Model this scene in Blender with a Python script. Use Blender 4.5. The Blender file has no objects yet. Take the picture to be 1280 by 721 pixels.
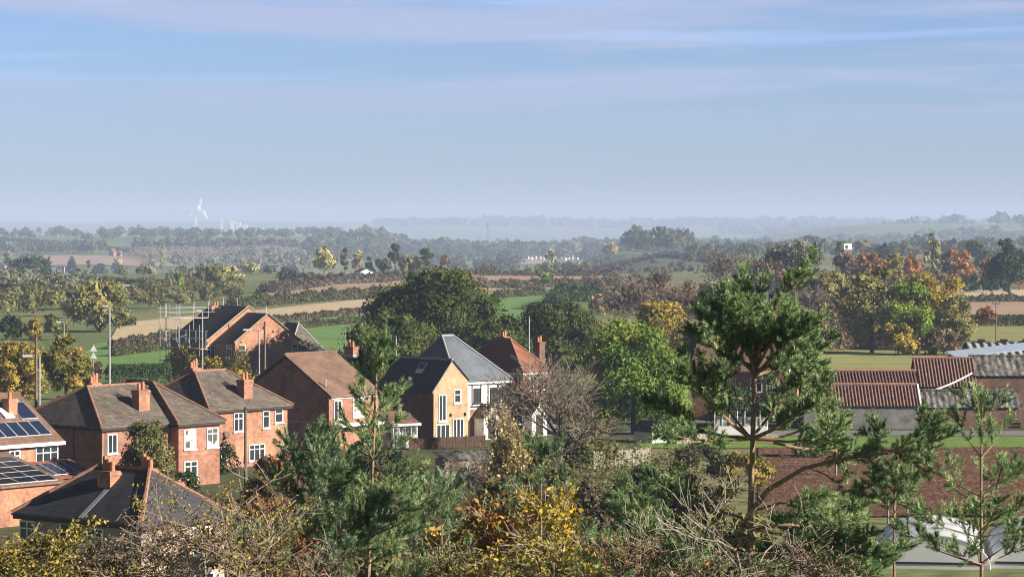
import bpy, math, random
import numpy as np
S = bpy.context.scene
COL = S.collection
# ------------------------------------------------------------------ camera
F = 3600.0            # focal length in pixels of a 1280 px wide frame
H0 = 283.0            # image row of the eye-level line
CZ = 20.5             # camera height above the village ground
cd = bpy.data.cameras.new("camera"); cam = bpy.data.objects.new("camera", cd); COL.objects.link(cam)
cam.location = (0, 0, CZ); cam.rotation_euler = (math.radians(90), 0, 0)
cd.sensor_width = 36; cd.lens = 36 * F / 1280; cd.shift_y = -(360.5 - H0) / 1280
cd.clip_start = 1; cd.clip_end = 60000
S.camera = cam
# ------------------------------------------------------------------ world, sun, exposure
SUN_AZ, SUN_EL = math.radians(110), math.radians(23)   # azimuth clockwise from +Y
w = bpy.data.worlds.new("World"); S.world = w; w.use_nodes = True
nt = w.node_tree; nd = nt.nodes; lk = nt.links
bg = nd["Background"]; bg.inputs[1].default_value = 0.05
sky = nd.new("ShaderNodeTexSky"); sky.sky_type = 'NISHITA'; sky.sun_disc = False
sky.sun_elevation = SUN_EL; sky.sun_rotation = SUN_AZ
sky.altitude = 0; sky.air_density = 1.0; sky.dust_density = 0.3; sky.ozone_density = 3.0
tc = nd.new("ShaderNodeTexCoord")
tint = nd.new("ShaderNodeMix"); tint.data_type = 'RGBA'; tint.blend_type = 'MULTIPLY'; tint.inputs[0].default_value = 1
tint.inputs[7].default_value = (0.60, 0.735, 1.19, 1)
lk.new(sky.outputs[0], tint.inputs[6])
def cloud_layer(scale, lo, hi, zlo, zhi, seed, detail=5):
    mp = nd.new("ShaderNodeMapping"); mp.inputs[3].default_value = scale; mp.inputs[1].default_value = (seed, seed * .7, 0)
    lk.new(tc.outputs['Generated'], mp.inputs[0])
    no = nd.new("ShaderNodeTexNoise"); no.inputs['Scale'].default_value = 1; no.inputs['Detail'].default_value = detail
    no.inputs['Roughness'].default_value = .55; no.inputs['Distortion'].default_value = .3
    lk.new(mp.outputs[0], no.inputs['Vector'])
    mr = nd.new("ShaderNodeMapRange"); mr.interpolation_type = 'SMOOTHSTEP'
    mr.inputs[1].default_value = lo; mr.inputs[2].default_value = hi
    lk.new(no.outputs['Fac'], mr.inputs[0])
    sx = nd.new("ShaderNodeSeparateXYZ"); lk.new(tc.outputs['Generated'], sx.inputs[0])
    mz = nd.new("ShaderNodeMapRange"); mz.interpolation_type = 'SMOOTHSTEP'
    mz.inputs[1].default_value = zlo; mz.inputs[2].default_value = zhi
    lk.new(sx.outputs['Z'], mz.inputs[0])
    mu = nd.new("ShaderNodeMath"); mu.operation = 'MULTIPLY'
    lk.new(mr.outputs[0], mu.inputs[0]); lk.new(mz.outputs[0], mu.inputs[1])
    return mu
prev = tint.outputs[2]
for (sc, lo, hi, zl, zh, sd, col, amt) in (
        ((4, 4, 60), .40, .58, .024, .056, 5.2, (3.75, 4.3, 6.2, 1), .9),
        ((6, 6, 130), .53, .66, .038, .056, 9.1, (3.4, 5.2, 8.6, 1), .42)):
    m = cloud_layer(sc, lo, hi, zl, zh, sd)
    am = nd.new("ShaderNodeMath"); am.operation = 'MULTIPLY'; am.inputs[1].default_value = amt
    lk.new(m.outputs[0], am.inputs[0])
    mx = nd.new("ShaderNodeMix"); mx.data_type = 'RGBA'; mx.inputs[7].default_value = col
    lk.new(am.outputs[0], mx.inputs[0]); lk.new(prev, mx.inputs[6]); prev = mx.outputs[2]
# sky above the view darkened so that less fill reaches shaded walls
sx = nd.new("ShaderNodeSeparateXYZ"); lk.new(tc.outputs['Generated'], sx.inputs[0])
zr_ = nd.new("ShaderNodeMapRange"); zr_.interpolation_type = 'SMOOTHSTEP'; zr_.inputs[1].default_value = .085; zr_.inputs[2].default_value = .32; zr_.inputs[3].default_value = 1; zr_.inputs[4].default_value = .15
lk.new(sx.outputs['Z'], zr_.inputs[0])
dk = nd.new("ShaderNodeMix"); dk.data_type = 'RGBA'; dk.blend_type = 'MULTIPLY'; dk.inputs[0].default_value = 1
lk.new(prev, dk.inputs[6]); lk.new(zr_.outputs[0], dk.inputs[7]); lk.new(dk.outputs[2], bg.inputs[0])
sl = bpy.data.lights.new("sun", 'SUN'); sl.energy = 5.0; sl.angle = math.radians(.5); sl.color = (1, .92, .80)
so = bpy.data.objects.new("sun", sl); COL.objects.link(so)
so.rotation_euler = (math.radians(90) - SUN_EL, 0, math.pi - SUN_AZ)   # light travels from the azimuth above
S.view_settings.view_transform = 'Standard'; S.view_settings.look = 'None'
S.view_settings.exposure = 1.32; S.view_settings.gamma = 1.0
S.render.engine = 'CYCLES'
cy = S.cycles
cy.max_bounces = 5; cy.diffuse_bounces = 2; cy.glossy_bounces = 2; cy.transmission_bounces = 3
cy.volume_bounces = 0; cy.transparent_max_bounces = 6; cy.use_denoising = True
try: cy.denoiser = 'OPENIMAGEDENOISE'; cy.denoising_input_passes = 'RGB_ALBEDO_NORMAL'; cy.denoising_prefilter = 'ACCURATE'
except Exception: pass
cy.filter_width = 1.1; cy.caustics_reflective = False; cy.caustics_refractive = False
# ------------------------------------------------------------------ geometry helpers
def sstep(a, b, x):
    t = np.clip((np.asarray(x, float) - a) / (b - a), 0, 1); return t * t * (3 - 2 * t)
def ground(X, Y):
    X = np.asarray(X, float); Y = np.asarray(Y, float)
    Yc = np.maximum(Y, 1.0); s = X / Yc                     # bearing, for the broad landforms
    hill = 18.8 * np.clip(1 - np.maximum(Y, 0) / 115.0, 0, 1) ** 1.15
    dip = -24 * sstep(1150, 2300, Y)
    left = 27 * sstep(2300, 4300, Y) * (1 - sstep(5200, 7000, Y)) * (1 - sstep(-290, -130, X))
    right = 19 * sstep(1500, 2000, Y) * (1 - sstep(2750, 3500, Y)) * sstep(30, 110, X)
    ridge = 50 * sstep(4700, 6600, Y) * sstep(400, 900, X) * (1 - .8 * sstep(7000, 8500, Y))
    far = 68 * sstep(9000, 14500, Y)
    und = (.6 * np.sin(X * .021 + 1.3) * np.sin(Y * .017) + .4 * np.sin(X * .05 + Y * .03)) * sstep(600, 1100, Y)
    und2 = (3.5 * np.sin(X * .0045 + 2) + 2.5 * np.sin(X * .011 + Y * .002)) * sstep(7000, 10000, Y)
    return hill + dip + left + right + ridge + far + und + und2
def gz(X, Y): return float(ground(X, Y))
def PX(px, Y): return (px - 640) / F * Y
def PZ(row, Y): return CZ - (row - H0) / F * Y
_Ys = np.concatenate([np.linspace(60, 1200, 2300), np.geomspace(1200, 16000, 3000)])
def gat(px, row):
    """first ground point seen at an image position: (X, Y, z)"""
    Xs = (px - 640) / F * _Ys; zs = ground(Xs, _Ys); rows = H0 + (CZ - zs) / _Ys * F
    i = np.argmax(rows <= row)
    if rows[i] > row: i = int(np.argmin(rows))
    return Xs[i], _Ys[i], zs[i]

class MB:
    def __init__(s): s.v = []; s.f = []; s.t = []; s.n = 0
    def add(s, V, Fc, tint=None):
        V = np.asarray(V, np.float32).reshape(-1, 3)
        Fc = np.asarray(Fc, np.int64)
        s.v.append(V); s.f.append(Fc + s.n); s.n += len(V)
        m = len(Fc)
        s.t.append(np.full(m, .5, np.float32) if tint is None else np.broadcast_to(np.asarray(tint, np.float32), (m,)))
        return s
    def poly(s, pts): return s.add(pts, [list(range(len(pts)))])
    def box(s, x0, x1, y0, y1, z0, z1):
        V = [(x, y, z) for z in (z0, z1) for x, y in ((x0, y0), (x1, y0), (x1, y1), (x0, y1))]
        return s.add(V, [(0, 3, 2, 1), (4, 5, 6, 7), (0, 1, 5, 4), (1, 2, 6, 5), (2, 3, 7, 6), (3, 0, 4, 7)])
    def prism(s, pts, vec):
        n = len(pts); P = np.asarray(pts, float); Q = P + np.asarray(vec, float)
        s.add(np.vstack([P, Q]), [(i, (i + 1) % n, n + (i + 1) % n, n + i) for i in range(n)])
        s.poly(P[::-1]); s.poly(Q); return s
    def tube(s, pts, r, sides=6, r1=None, cap=True):
        pts = [np.asarray(p, float) for p in pts]; n = len(pts)
        rs = np.linspace(r, r if r1 is None else r1, n)
        V = []; up = np.array([.13, .21, .97])
        for i in range(n):
            d = pts[min(i + 1, n - 1)] - pts[max(i - 1, 0)]; d /= (np.linalg.norm(d) + 1e-9)
            a = np.cross(d, up if abs(d @ up) < .95 else np.array([1., 0, 0])); a /= np.linalg.norm(a); b = np.cross(d, a)
            for k in range(sides):
                t = 2 * math.pi * k / sides; V.append(pts[i] + rs[i] * (math.cos(t) * a + math.sin(t) * b))
        Fc = [(i * sides + k, i * sides + (k + 1) % sides, (i + 1) * sides + (k + 1) % sides, (i + 1) * sides + k) for i in range(n - 1) for k in range(sides)]
        s.add(V, Fc)
        if cap: s.poly(V[:sides][::-1]); s.poly(V[-sides:])
        return s
    def segs(s, p0, p1, r0, r1, sides=4, tint=None):
        p0 = np.asarray(p0, float); p1 = np.asarray(p1, float); n = len(p0)
        if n == 0: return s
        r0 = np.asarray(r0, float)[:, None]; r1 = np.asarray(r1, float)[:, None]
        d = p1 - p0; d /= (np.linalg.norm(d, axis=1, keepdims=True) + 1e-9)
        a = np.cross(d, [.31, .52, .79]); a /= (np.linalg.norm(a, axis=1, keepdims=True) + 1e-9); b = np.cross(d, a)
        V = []
        for (p, r) in ((p0, r0), (p1, r1)):
            for k in range(sides):
                t = 2 * math.pi * k / sides; V.append(p + r * (math.cos(t) * a + math.sin(t) * b))
        V = np.stack(V, 1).reshape(-1, 3); base = (np.arange(n) * 2 * sides)[:, None]
        for k in range(sides):
            k2 = (k + 1) % sides
            q = base + np.array([[k, k2, sides + k2, sides + k]])
            if k == 0: s.add(V, q, tint)
            else:
                s.f.append(q + s.n - len(V)); s.t.append(np.full(n, .5, np.float32) if tint is None else np.broadcast_to(np.asarray(tint, np.float32), (n,)))
        return s
    def quads(s, c, n, size, rng, tint, asp=.6, fold=0.0):
        """leaf-like diamonds: centres c, normals n"""
        m = len(c)
        r = rng.normal(size=(m, 3)); a = np.cross(n, r); a /= (np.linalg.norm(a, axis=1, keepdims=True) + 1e-9)
        b = np.cross(n, a); b /= (np.linalg.norm(b, axis=1, keepdims=True) + 1e-9)
        sz = np.broadcast_to(size, (m,))[:, None]
        V = np.stack([c - a * sz * .5, c - b * sz * .5 * asp + a * sz * .08, c + a * sz * .5, c + b * sz * .5 * asp + a * sz * .08], 1).reshape(-1, 3)
        return s.add(V, (np.arange(m) * 4)[:, None] + np.array([[0, 1, 2, 3]]), tint)
    def tris(s, p, d, L, wd, rng, tint):
        m = len(p); r = rng.normal(size=(m, 3)); a = np.cross(d, r); a /= (np.linalg.norm(a, axis=1, keepdims=True) + 1e-9)
        L = np.broadcast_to(L, (m,))[:, None]; wd = np.broadcast_to(wd, (m,))[:, None]
        V = np.stack([p - a * wd, p + a * wd, p + d * L], 1).reshape(-1, 3)
        return s.add(V, (np.arange(m) * 3)[:, None] + np.array([[0, 1, 2]]), tint)
    def build(s, name, mat, parent=None, smooth=False):
        me = bpy.data.meshes.new(name)
        V = np.concatenate(s.v); nl = sum(f.size for f in s.f); npoly = sum(len(f) for f in s.f)
        me.vertices.add(len(V)); me.vertices.foreach_set("co", V.ravel())
        me.loops.add(nl); me.loops.foreach_set("vertex_index", np.concatenate([f.ravel() for f in s.f]).astype(np.int32))
        me.polygons.add(npoly)
        lt = np.concatenate([np.full(len(f), f.shape[1]) for f in s.f]); ls = np.concatenate([[0], np.cumsum(lt)[:-1]]).astype(np.int32)
        me.polygons.foreach_set("loop_start", ls)
        me.polygons.foreach_set("use_smooth", np.full(npoly, bool(smooth)))
        me.update(calc_edges=True)
        at = me.attributes.new("tint", 'FLOAT', 'FACE'); at.data.foreach_set("value", np.concatenate(s.t).astype(np.float32))
        me.materials.append(mat)
        o = bpy.data.objects.new(name, me); COL.objects.link(o)
        if parent is not None: o.parent = parent
        return o
def tag(o, label, cat, group=None, kind=None):
    if label: o["label"] = label
    if cat: o["category"] = cat
    if group: o["group"] = group
    if kind: o["kind"] = kind
    return o
def empty(name, loc, rz=0, label=None, cat=None, group=None):
    o = bpy.data.objects.new(name, None); COL.objects.link(o); o.location = loc; o.rotation_euler = (0, 0, rz)
    o.empty_display_size = .5
    return tag(o, label, cat, group)
def copy_tree(o, parent=None):
    c = o.copy(); COL.objects.link(c)
    if parent is not None: c.parent = parent
    for ch in list(o.children): copy_tree(ch, c)
    return c
# ------------------------------------------------------------------ materials
def newmat(name):
    m = bpy.data.materials.new(name); m.use_nodes = True
    return m, m.node_tree.nodes, m.node_tree.links, m.node_tree.nodes["Principled BSDF"]
def ramp(nd_, stops):
    r = nd_.new("ShaderNodeValToRGB"); e = r.color_ramp.elements
    while len(e) < len(stops): e.new(.5)
    for el, (p, c) in zip(e, stops): el.position = p; el.color = (*c, 1)
    return r
def c4(c, k=1): return tuple(x * k for x in c)
def mat_noise(name, c1, c2, scale=2.0, rough=.85, detail=5, lo=.35, hi=.65, spec=.25, stretch=(1, 1, 1), bump=0, fine=None, coord='Object', metal=0):
    m, n, l, p = newmat(name)
    t = n.new("ShaderNodeTexCoord"); mp = n.new("ShaderNodeMapping"); mp.inputs[3].default_value = stretch
    l.new(t.outputs[coord], mp.inputs[0])
    no = n.new("ShaderNodeTexNoise"); no.inputs['Scale'].default_value = scale; no.inputs['Detail'].default_value = detail
    no.inputs['Roughness'].default_value = .65
    l.new(mp.outputs[0], no.inputs['Vector'])
    r = ramp(n, [(lo, c1), (hi, c2)]); l.new(no.outputs['Fac'], r.inputs[0]); out = r.outputs[0]
    if fine:
        n2 = n.new("ShaderNodeTexNoise"); n2.inputs['Scale'].default_value = fine[0]; n2.inputs['Detail'].default_value = 3
        l.new(mp.outputs[0], n2.inputs['Vector'])
        r2 = ramp(n, [(.3, (1 - fine[1],) * 3), (.7, (1 + fine[1],) * 3)]); l.new(n2.outputs['Fac'], r2.inputs[0])
        mx = n.new("ShaderNodeMix"); mx.data_type = 'RGBA'; mx.blend_type = 'MULTIPLY'; mx.inputs[0].default_value = 1
        l.new(out, mx.inputs[6]); l.new(r2.outputs[0], mx.inputs[7]); out = mx.outputs[2]
    l.new(out, p.inputs['Base Color']); p.inputs['Roughness'].default_value = rough
    p.inputs['Specular IOR Level'].default_value = spec; p.inputs['Metallic'].default_value = metal
    if bump:
        b = n.new("ShaderNodeBump"); b.inputs['Strength'].default_value = bump; b.inputs['Distance'].default_value = .1
        l.new(no.outputs['Fac'], b.inputs['Height']); l.new(b.outputs[0], p.inputs['Normal'])
    return m
def mat_brick(name, c1, c2, mortar, bw=.225, bh=.075, var=.38):
    m, n, l, p = newmat(name)
    t = n.new("ShaderNodeTexCoord"); sx = n.new("ShaderNodeSeparateXYZ"); l.new(t.outputs['Object'], sx.inputs[0])
    ad = n.new("ShaderNodeMath"); l.new(sx.outputs[0], ad.inputs[0]); l.new(sx.outputs[1], ad.inputs[1])
    cb = n.new("ShaderNodeCombineXYZ"); l.new(ad.outputs[0], cb.inputs[0]); l.new(sx.outputs[2], cb.inputs[1])
    br = n.new("ShaderNodeTexBrick"); l.new(cb.outputs[0], br.inputs['Vector'])
    br.inputs['Color1'].default_value = (*c1, 1); br.inputs['Color2'].default_value = (*c2, 1); br.inputs['Mortar'].default_value = (*mortar, 1)
    br.inputs['Scale'].default_value = 1; br.inputs['Brick Width'].default_value = bw; br.inputs['Row Height'].default_value = bh
    br.inputs['Mortar Size'].default_value = .008; br.inputs['Bias'].default_value = -.1
    no = n.new("ShaderNodeTexNoise"); no.inputs['Scale'].default_value = 2.6; no.inputs['Detail'].default_value = 9; no.inputs['Roughness'].default_value = .75
    l.new(t.outputs['Object'], no.inputs['Vector'])
    r2 = ramp(n, [(.3, (1 - var,) * 3), (.7, (1 + var,) * 3)]); l.new(no.outputs['Fac'], r2.inputs[0])
    mx = n.new("ShaderNodeMix"); mx.data_type = 'RGBA'; mx.blend_type = 'MULTIPLY'; mx.inputs[0].default_value = 1
    l.new(br.outputs['Color'], mx.inputs[6]); l.new(r2.outputs[0], mx.inputs[7])
    n3 = n.new("ShaderNodeTexNoise"); n3.inputs['Scale'].default_value = .45; n3.inputs['Detail'].default_value = 5; n3.inputs['Roughness'].default_value = .7
    l.new(t.outputs['Object'], n3.inputs['Vector']); r3 = ramp(n, [(.32, (.66, .64, .62)), (.66, (1.18, 1.16, 1.12))]); l.new(n3.outputs['Fac'], r3.inputs[0])
    m3 = n.new("ShaderNodeMix"); m3.data_type = 'RGBA'; m3.blend_type = 'MULTIPLY'; m3.inputs[0].default_value = 1; l.new(mx.outputs[2], m3.inputs[6]); l.new(r3.outputs[0], m3.inputs[7])
    l.new(m3.outputs[2], p.inputs['Base Color']); p.inputs['Roughness'].default_value = .9; p.inputs['Specular IOR Level'].default_value = .2
    return m
def mat_tiles(name, c1, c2, c3, rough=.8, course=.3, spec=.3):
    """slates or plain tiles: courses by height, single tiles and weathering patches"""
    m, n, l, p = newmat(name)
    t = n.new("ShaderNodeTexCoord"); sx = n.new("ShaderNodeSeparateXYZ"); l.new(t.outputs['Object'], sx.inputs[0])
    ad = n.new("ShaderNodeMath"); l.new(sx.outputs[0], ad.inputs[0]); l.new(sx.outputs[1], ad.inputs[1])
    cb = n.new("ShaderNodeCombineXYZ"); l.new(ad.outputs[0], cb.inputs[0]); l.new(sx.outputs[2], cb.inputs[1])
    br = n.new("ShaderNodeTexBrick"); l.new(cb.outputs[0], br.inputs['Vector'])
    br.inputs['Color1'].default_value = (*c1, 1); br.inputs['Color2'].default_value = (*c2, 1); br.inputs['Mortar'].default_value = (*c4(c1, .55), 1)
    br.inputs['Scale'].default_value = 1; br.inputs['Brick Width'].default_value = .33; br.inputs['Row Height'].default_value = course * .6
    br.inputs['Mortar Size'].default_value = .012
    no = n.new("ShaderNodeTexNoise"); no.inputs['Scale'].default_value = 2.4; no.inputs['Detail'].default_value = 10; no.inputs['Roughness'].default_value = .75
    l.new(t.outputs['Object'], no.inputs['Vector'])
    r = ramp(n, [(.45, (0, 0, 0)), (.72, (1, 1, 1))]); l.new(no.outputs['Fac'], r.inputs[0])
    mx = n.new("ShaderNodeMix"); mx.data_type = 'RGBA'; mx.inputs[7].default_value = (*c3, 1)
    mu = n.new("ShaderNodeMath"); mu.operation = 'MULTIPLY'; mu.inputs[1].default_value = .75
    l.new(r.outputs[0], mu.inputs[0]); l.new(mu.outputs[0], mx.inputs[0]); l.new(br.outputs['Color'], mx.inputs[6])
    n3 = n.new("ShaderNodeTexNoise"); n3.inputs['Scale'].default_value = .5; n3.inputs['Detail'].default_value = 6; n3.inputs['Roughness'].default_value = .7
    l.new(t.outputs['Object'], n3.inputs['Vector']); r3 = ramp(n, [(.32, (.62, .6, .58)), (.66, (1.2, 1.17, 1.12))]); l.new(n3.outputs['Fac'], r3.inputs[0])
    m3 = n.new("ShaderNodeMix"); m3.data_type = 'RGBA'; m3.blend_type = 'MULTIPLY'; m3.inputs[0].default_value = 1; l.new(mx.outputs[2], m3.inputs[6]); l.new(r3.outputs[0], m3.inputs[7])
    l.new(m3.outputs[2], p.inputs['Base Color']); p.inputs['Roughness'].default_value = rough; p.inputs['Specular IOR Level'].default_value = spec
    b = n.new("ShaderNodeBump"); b.inputs['Strength'].default_value = .5; b.inputs['Distance'].default_value = .03
    l.new(br.outputs['Fac'], b.inputs['Height']); b.invert = True; l.new(b.outputs[0], p.inputs['Normal'])
    return m
def mat_plain(name, c, rough=.6, spec=.3, metal=0, var=.12, scale=6):
    return mat_noise(name, c4(c, 1 - var), c4(c, 1 + var), scale, rough, 4, .3, .7, spec, metal=metal)
def mat_leaf(name, cols, trans=.22, hue_noise=.6, gain=1.6):
    """leaf colours by the leaf's own tint, drifting slowly through the crown"""
    m, n, l, p = newmat(name); n.remove(p)
    a = n.new("ShaderNodeAttribute"); a.attribute_name = "tint"
    t = n.new("ShaderNodeTexCoord"); no = n.new("ShaderNodeTexNoise"); no.inputs['Scale'].default_value = hue_noise; no.inputs['Detail'].default_value = 2
    l.new(t.outputs['Object'], no.inputs['Vector'])
    mm = n.new("ShaderNodeMath"); mm.operation = 'MULTIPLY_ADD'; mm.inputs[1].default_value = .9; mm.inputs[2].default_value = -.45
    l.new(no.outputs['Fac'], mm.inputs[0])
    ad = n.new("ShaderNodeMath"); l.new(a.outputs['Fac'], ad.inputs[0]); l.new(mm.outputs[0], ad.inputs[1])
    k = len(cols); r = ramp(n, [(i / (k - 1) * .8 + .1, c4(c, gain)) for i, c in enumerate(cols)]); l.new(ad.outputs[0], r.inputs[0])
    d = n.new("ShaderNodeBsdfDiffuse"); tr = n.new("ShaderNodeBsdfTranslucent"); mx = n.new("ShaderNodeMixShader"); mx.inputs[0].default_value = trans
    l.new(r.outputs[0], d.inputs[0]); l.new(r.outputs[0], tr.inputs[0]); l.new(d.outputs[0], mx.inputs[1]); l.new(tr.outputs[0], mx.inputs[2])
    l.new(mx.outputs[0], n["Material Output"].inputs[0])
    return m
M = {}
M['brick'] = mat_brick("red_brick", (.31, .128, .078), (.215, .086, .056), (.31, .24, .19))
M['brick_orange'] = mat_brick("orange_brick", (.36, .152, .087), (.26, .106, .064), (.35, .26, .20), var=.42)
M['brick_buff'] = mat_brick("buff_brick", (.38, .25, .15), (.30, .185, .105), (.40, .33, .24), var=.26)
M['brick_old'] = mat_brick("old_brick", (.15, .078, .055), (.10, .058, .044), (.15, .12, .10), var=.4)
M['stone_old'] = mat_noise("rendered_barn_wall", (.10, .095, .09), (.20, .19, .18), 1.2, .9, 8)
M['slate'] = mat_tiles("weathered_grey_tiles", (.078, .064, .056), (.125, .102, .086), (.185, .158, .13))
M['slate_dark'] = mat_tiles("dark_slate", (.035, .035, .042), (.05, .05, .058), (.07, .07, .075), rough=.65)
M['slate_blue'] = mat_tiles("blue_grey_slate", (.10, .115, .145), (.12, .135, .165), (.13, .145, .175), rough=.6)
M['tile_brown'] = mat_tiles("brown_concrete_tiles", (.145, .088, .064), (.18, .11, .082), (.215, .14, .106))
M['tile_red'] = mat_tiles("red_clay_tiles", (.20, .07, .045), (.26, .095, .058), (.15, .075, .055))
M['ridge'] = mat_noise("terracotta_ridge", (.19, .095, .065), (.31, .165, .115), 3)
M['pantile'] = mat_noise("clay_pantiles", (.085, .05, .04), (.19, .105, .08), 2.5, .75, 7, fine=(9, .45))
M['pantile_dark'] = mat_noise("sooty_pantiles", (.07, .04, .033), (.15, .075, .058), 2.5, .75, 7, fine=(14, .3))
M['asbestos'] = mat_noise("mossy_corrugated_sheet", (.04, .038, .033), (.2, .19, .17), 2.2, .95, 10, .40, .64, stretch=(1, .35, .35), fine=(7, .5))
M['tin'] = mat_noise("grey_corrugated_sheet", (.19, .185, .18), (.28, .27, .26), 1.5, .6, 5)
M['bluesheet'] = mat_noise("pale_blue_sheet", (.42, .50, .62), (.5, .58, .68), .8, .35, 3)
M['white'] = mat_plain("white_paint", (.78, .78, .76), .5, .4, var=.06)
M['render_white'] = mat_noise("white_render", (.70, .69, .65), (.8, .79, .76), 1.2, .9, 6)
M['render_pink'] = mat_noise("pebbledash", (.27, .205, .17), (.40, .31, .255), 5, .95, 8)
M['timber'] = mat_plain("dark_timber", (.035, .026, .02), .8)
M['fence_wood'] = mat_noise("brown_fence_wood", (.045, .026, .018), (.09, .055, .035), 3, .85, 5, stretch=(4, 4, .6))
M['grey_wood'] = mat_noise("weathered_wood", (.17, .145, .115), (.3, .265, .22), 3, .85, 5, stretch=(5, 5, .5))
M['glass'] = mat_plain("window_glass", (.025, .03, .035), .08, .6, var=.3, scale=1.5)
M['curtain'] = mat_noise("window_with_blind", (.08, .08, .08), (.5, .49, .46), .9, .15, 2, .45, .55, .6)
M['black'] = mat_plain("black_plastic", (.015, .015, .016), .5)
M['steel'] = mat_plain("galvanised_steel", (.33, .34, .35), .45, .5, metal=.3)
M['pole_wood'] = mat_noise("pole_wood", (.10, .075, .055), (.19, .15, .115), 4, .9, 4, stretch=(6, 6, .4))
M['pot'] = mat_plain("clay_pot", (.42, .17, .09), .8)
M['lead'] = mat_plain("lead_flashing", (.26, .27, .29), .6)
M['panel'] = mat_plain("solar_cell", (.006, .007, .012), .35, .15, var=.2)
M['panel_blue'] = mat_plain("blue_solar_cell", (.013, .02, .045), .3, .25, var=.25)
M['alu'] = mat_plain("aluminium", (.6, .61, .62), .4, .5)
M['film'] = mat_noise("tunnel_film", (.62, .64, .66), (.76, .77, .78), 1.5, .35, 4, spec=.5)
def mat_film(name, c, t):
    m, n, l, p = newmat(name); tr = n.new("ShaderNodeBsdfTranslucent"); tr.inputs[0].default_value = (*c, 1); p.inputs['Base Color'].default_value = (*c, 1); p.inputs['Roughness'].default_value = .35
    no = n.new("ShaderNodeTexNoise"); no.inputs['Scale'].default_value = 1.3; r = ramp(n, [(.3, c4(c, .86)), (.7, c)]); l.new(no.outputs['Fac'], r.inputs[0]); l.new(r.outputs[0], p.inputs['Base Color'])
    mx = n.new("ShaderNodeMixShader"); mx.inputs[0].default_value = t; l.new(p.outputs[0], mx.inputs[1]); l.new(tr.outputs[0], mx.inputs[2]); l.new(mx.outputs[0], n["Material Output"].inputs[0]); return m
M['film'] = mat_film("tunnel_film", (.86, .87, .88), .3)
M['filmgrey_old'] = mat_noise("tunnel_end_film", (.33, .35, .38), (.45, .47, .5), 1.2, .4, 4, spec=.5)
M['filmgrey'] = mat_film("tunnel_end_film", (.74, .76, .78), .5)
M['boards'] = mat_noise("scaffold_boards", (.36, .29, .2), (.5, .42, .3), 2, .9)
M['bark'] = mat_noise("bark", (.06, .048, .038), (.13, .105, .08), 8, .95, 6, stretch=(3, 3, .7))
M['bark_pale'] = mat_noise("pale_bark", (.13, .11, .088), (.28, .245, .2), 8, .9, 6)
M['bark_pine'] = mat_noise("pine_bark", (.17, .105, .065), (.32, .22, .15), 9, .9, 6, stretch=(3, 3, 1))
M['twig'] = mat_noise("twigs", (.11, .085, .066), (.19, .15, .12), 3, .95, 4)
M['twig_red'] = mat_noise("reddish_twigs", (.13, .075, .05), (.22, .135, .095), 3, .95, 4)
M['asphalt'] = mat_noise("asphalt", (.13, .125, .12), (.19, .185, .175), 1.2, .9, 7)
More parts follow.
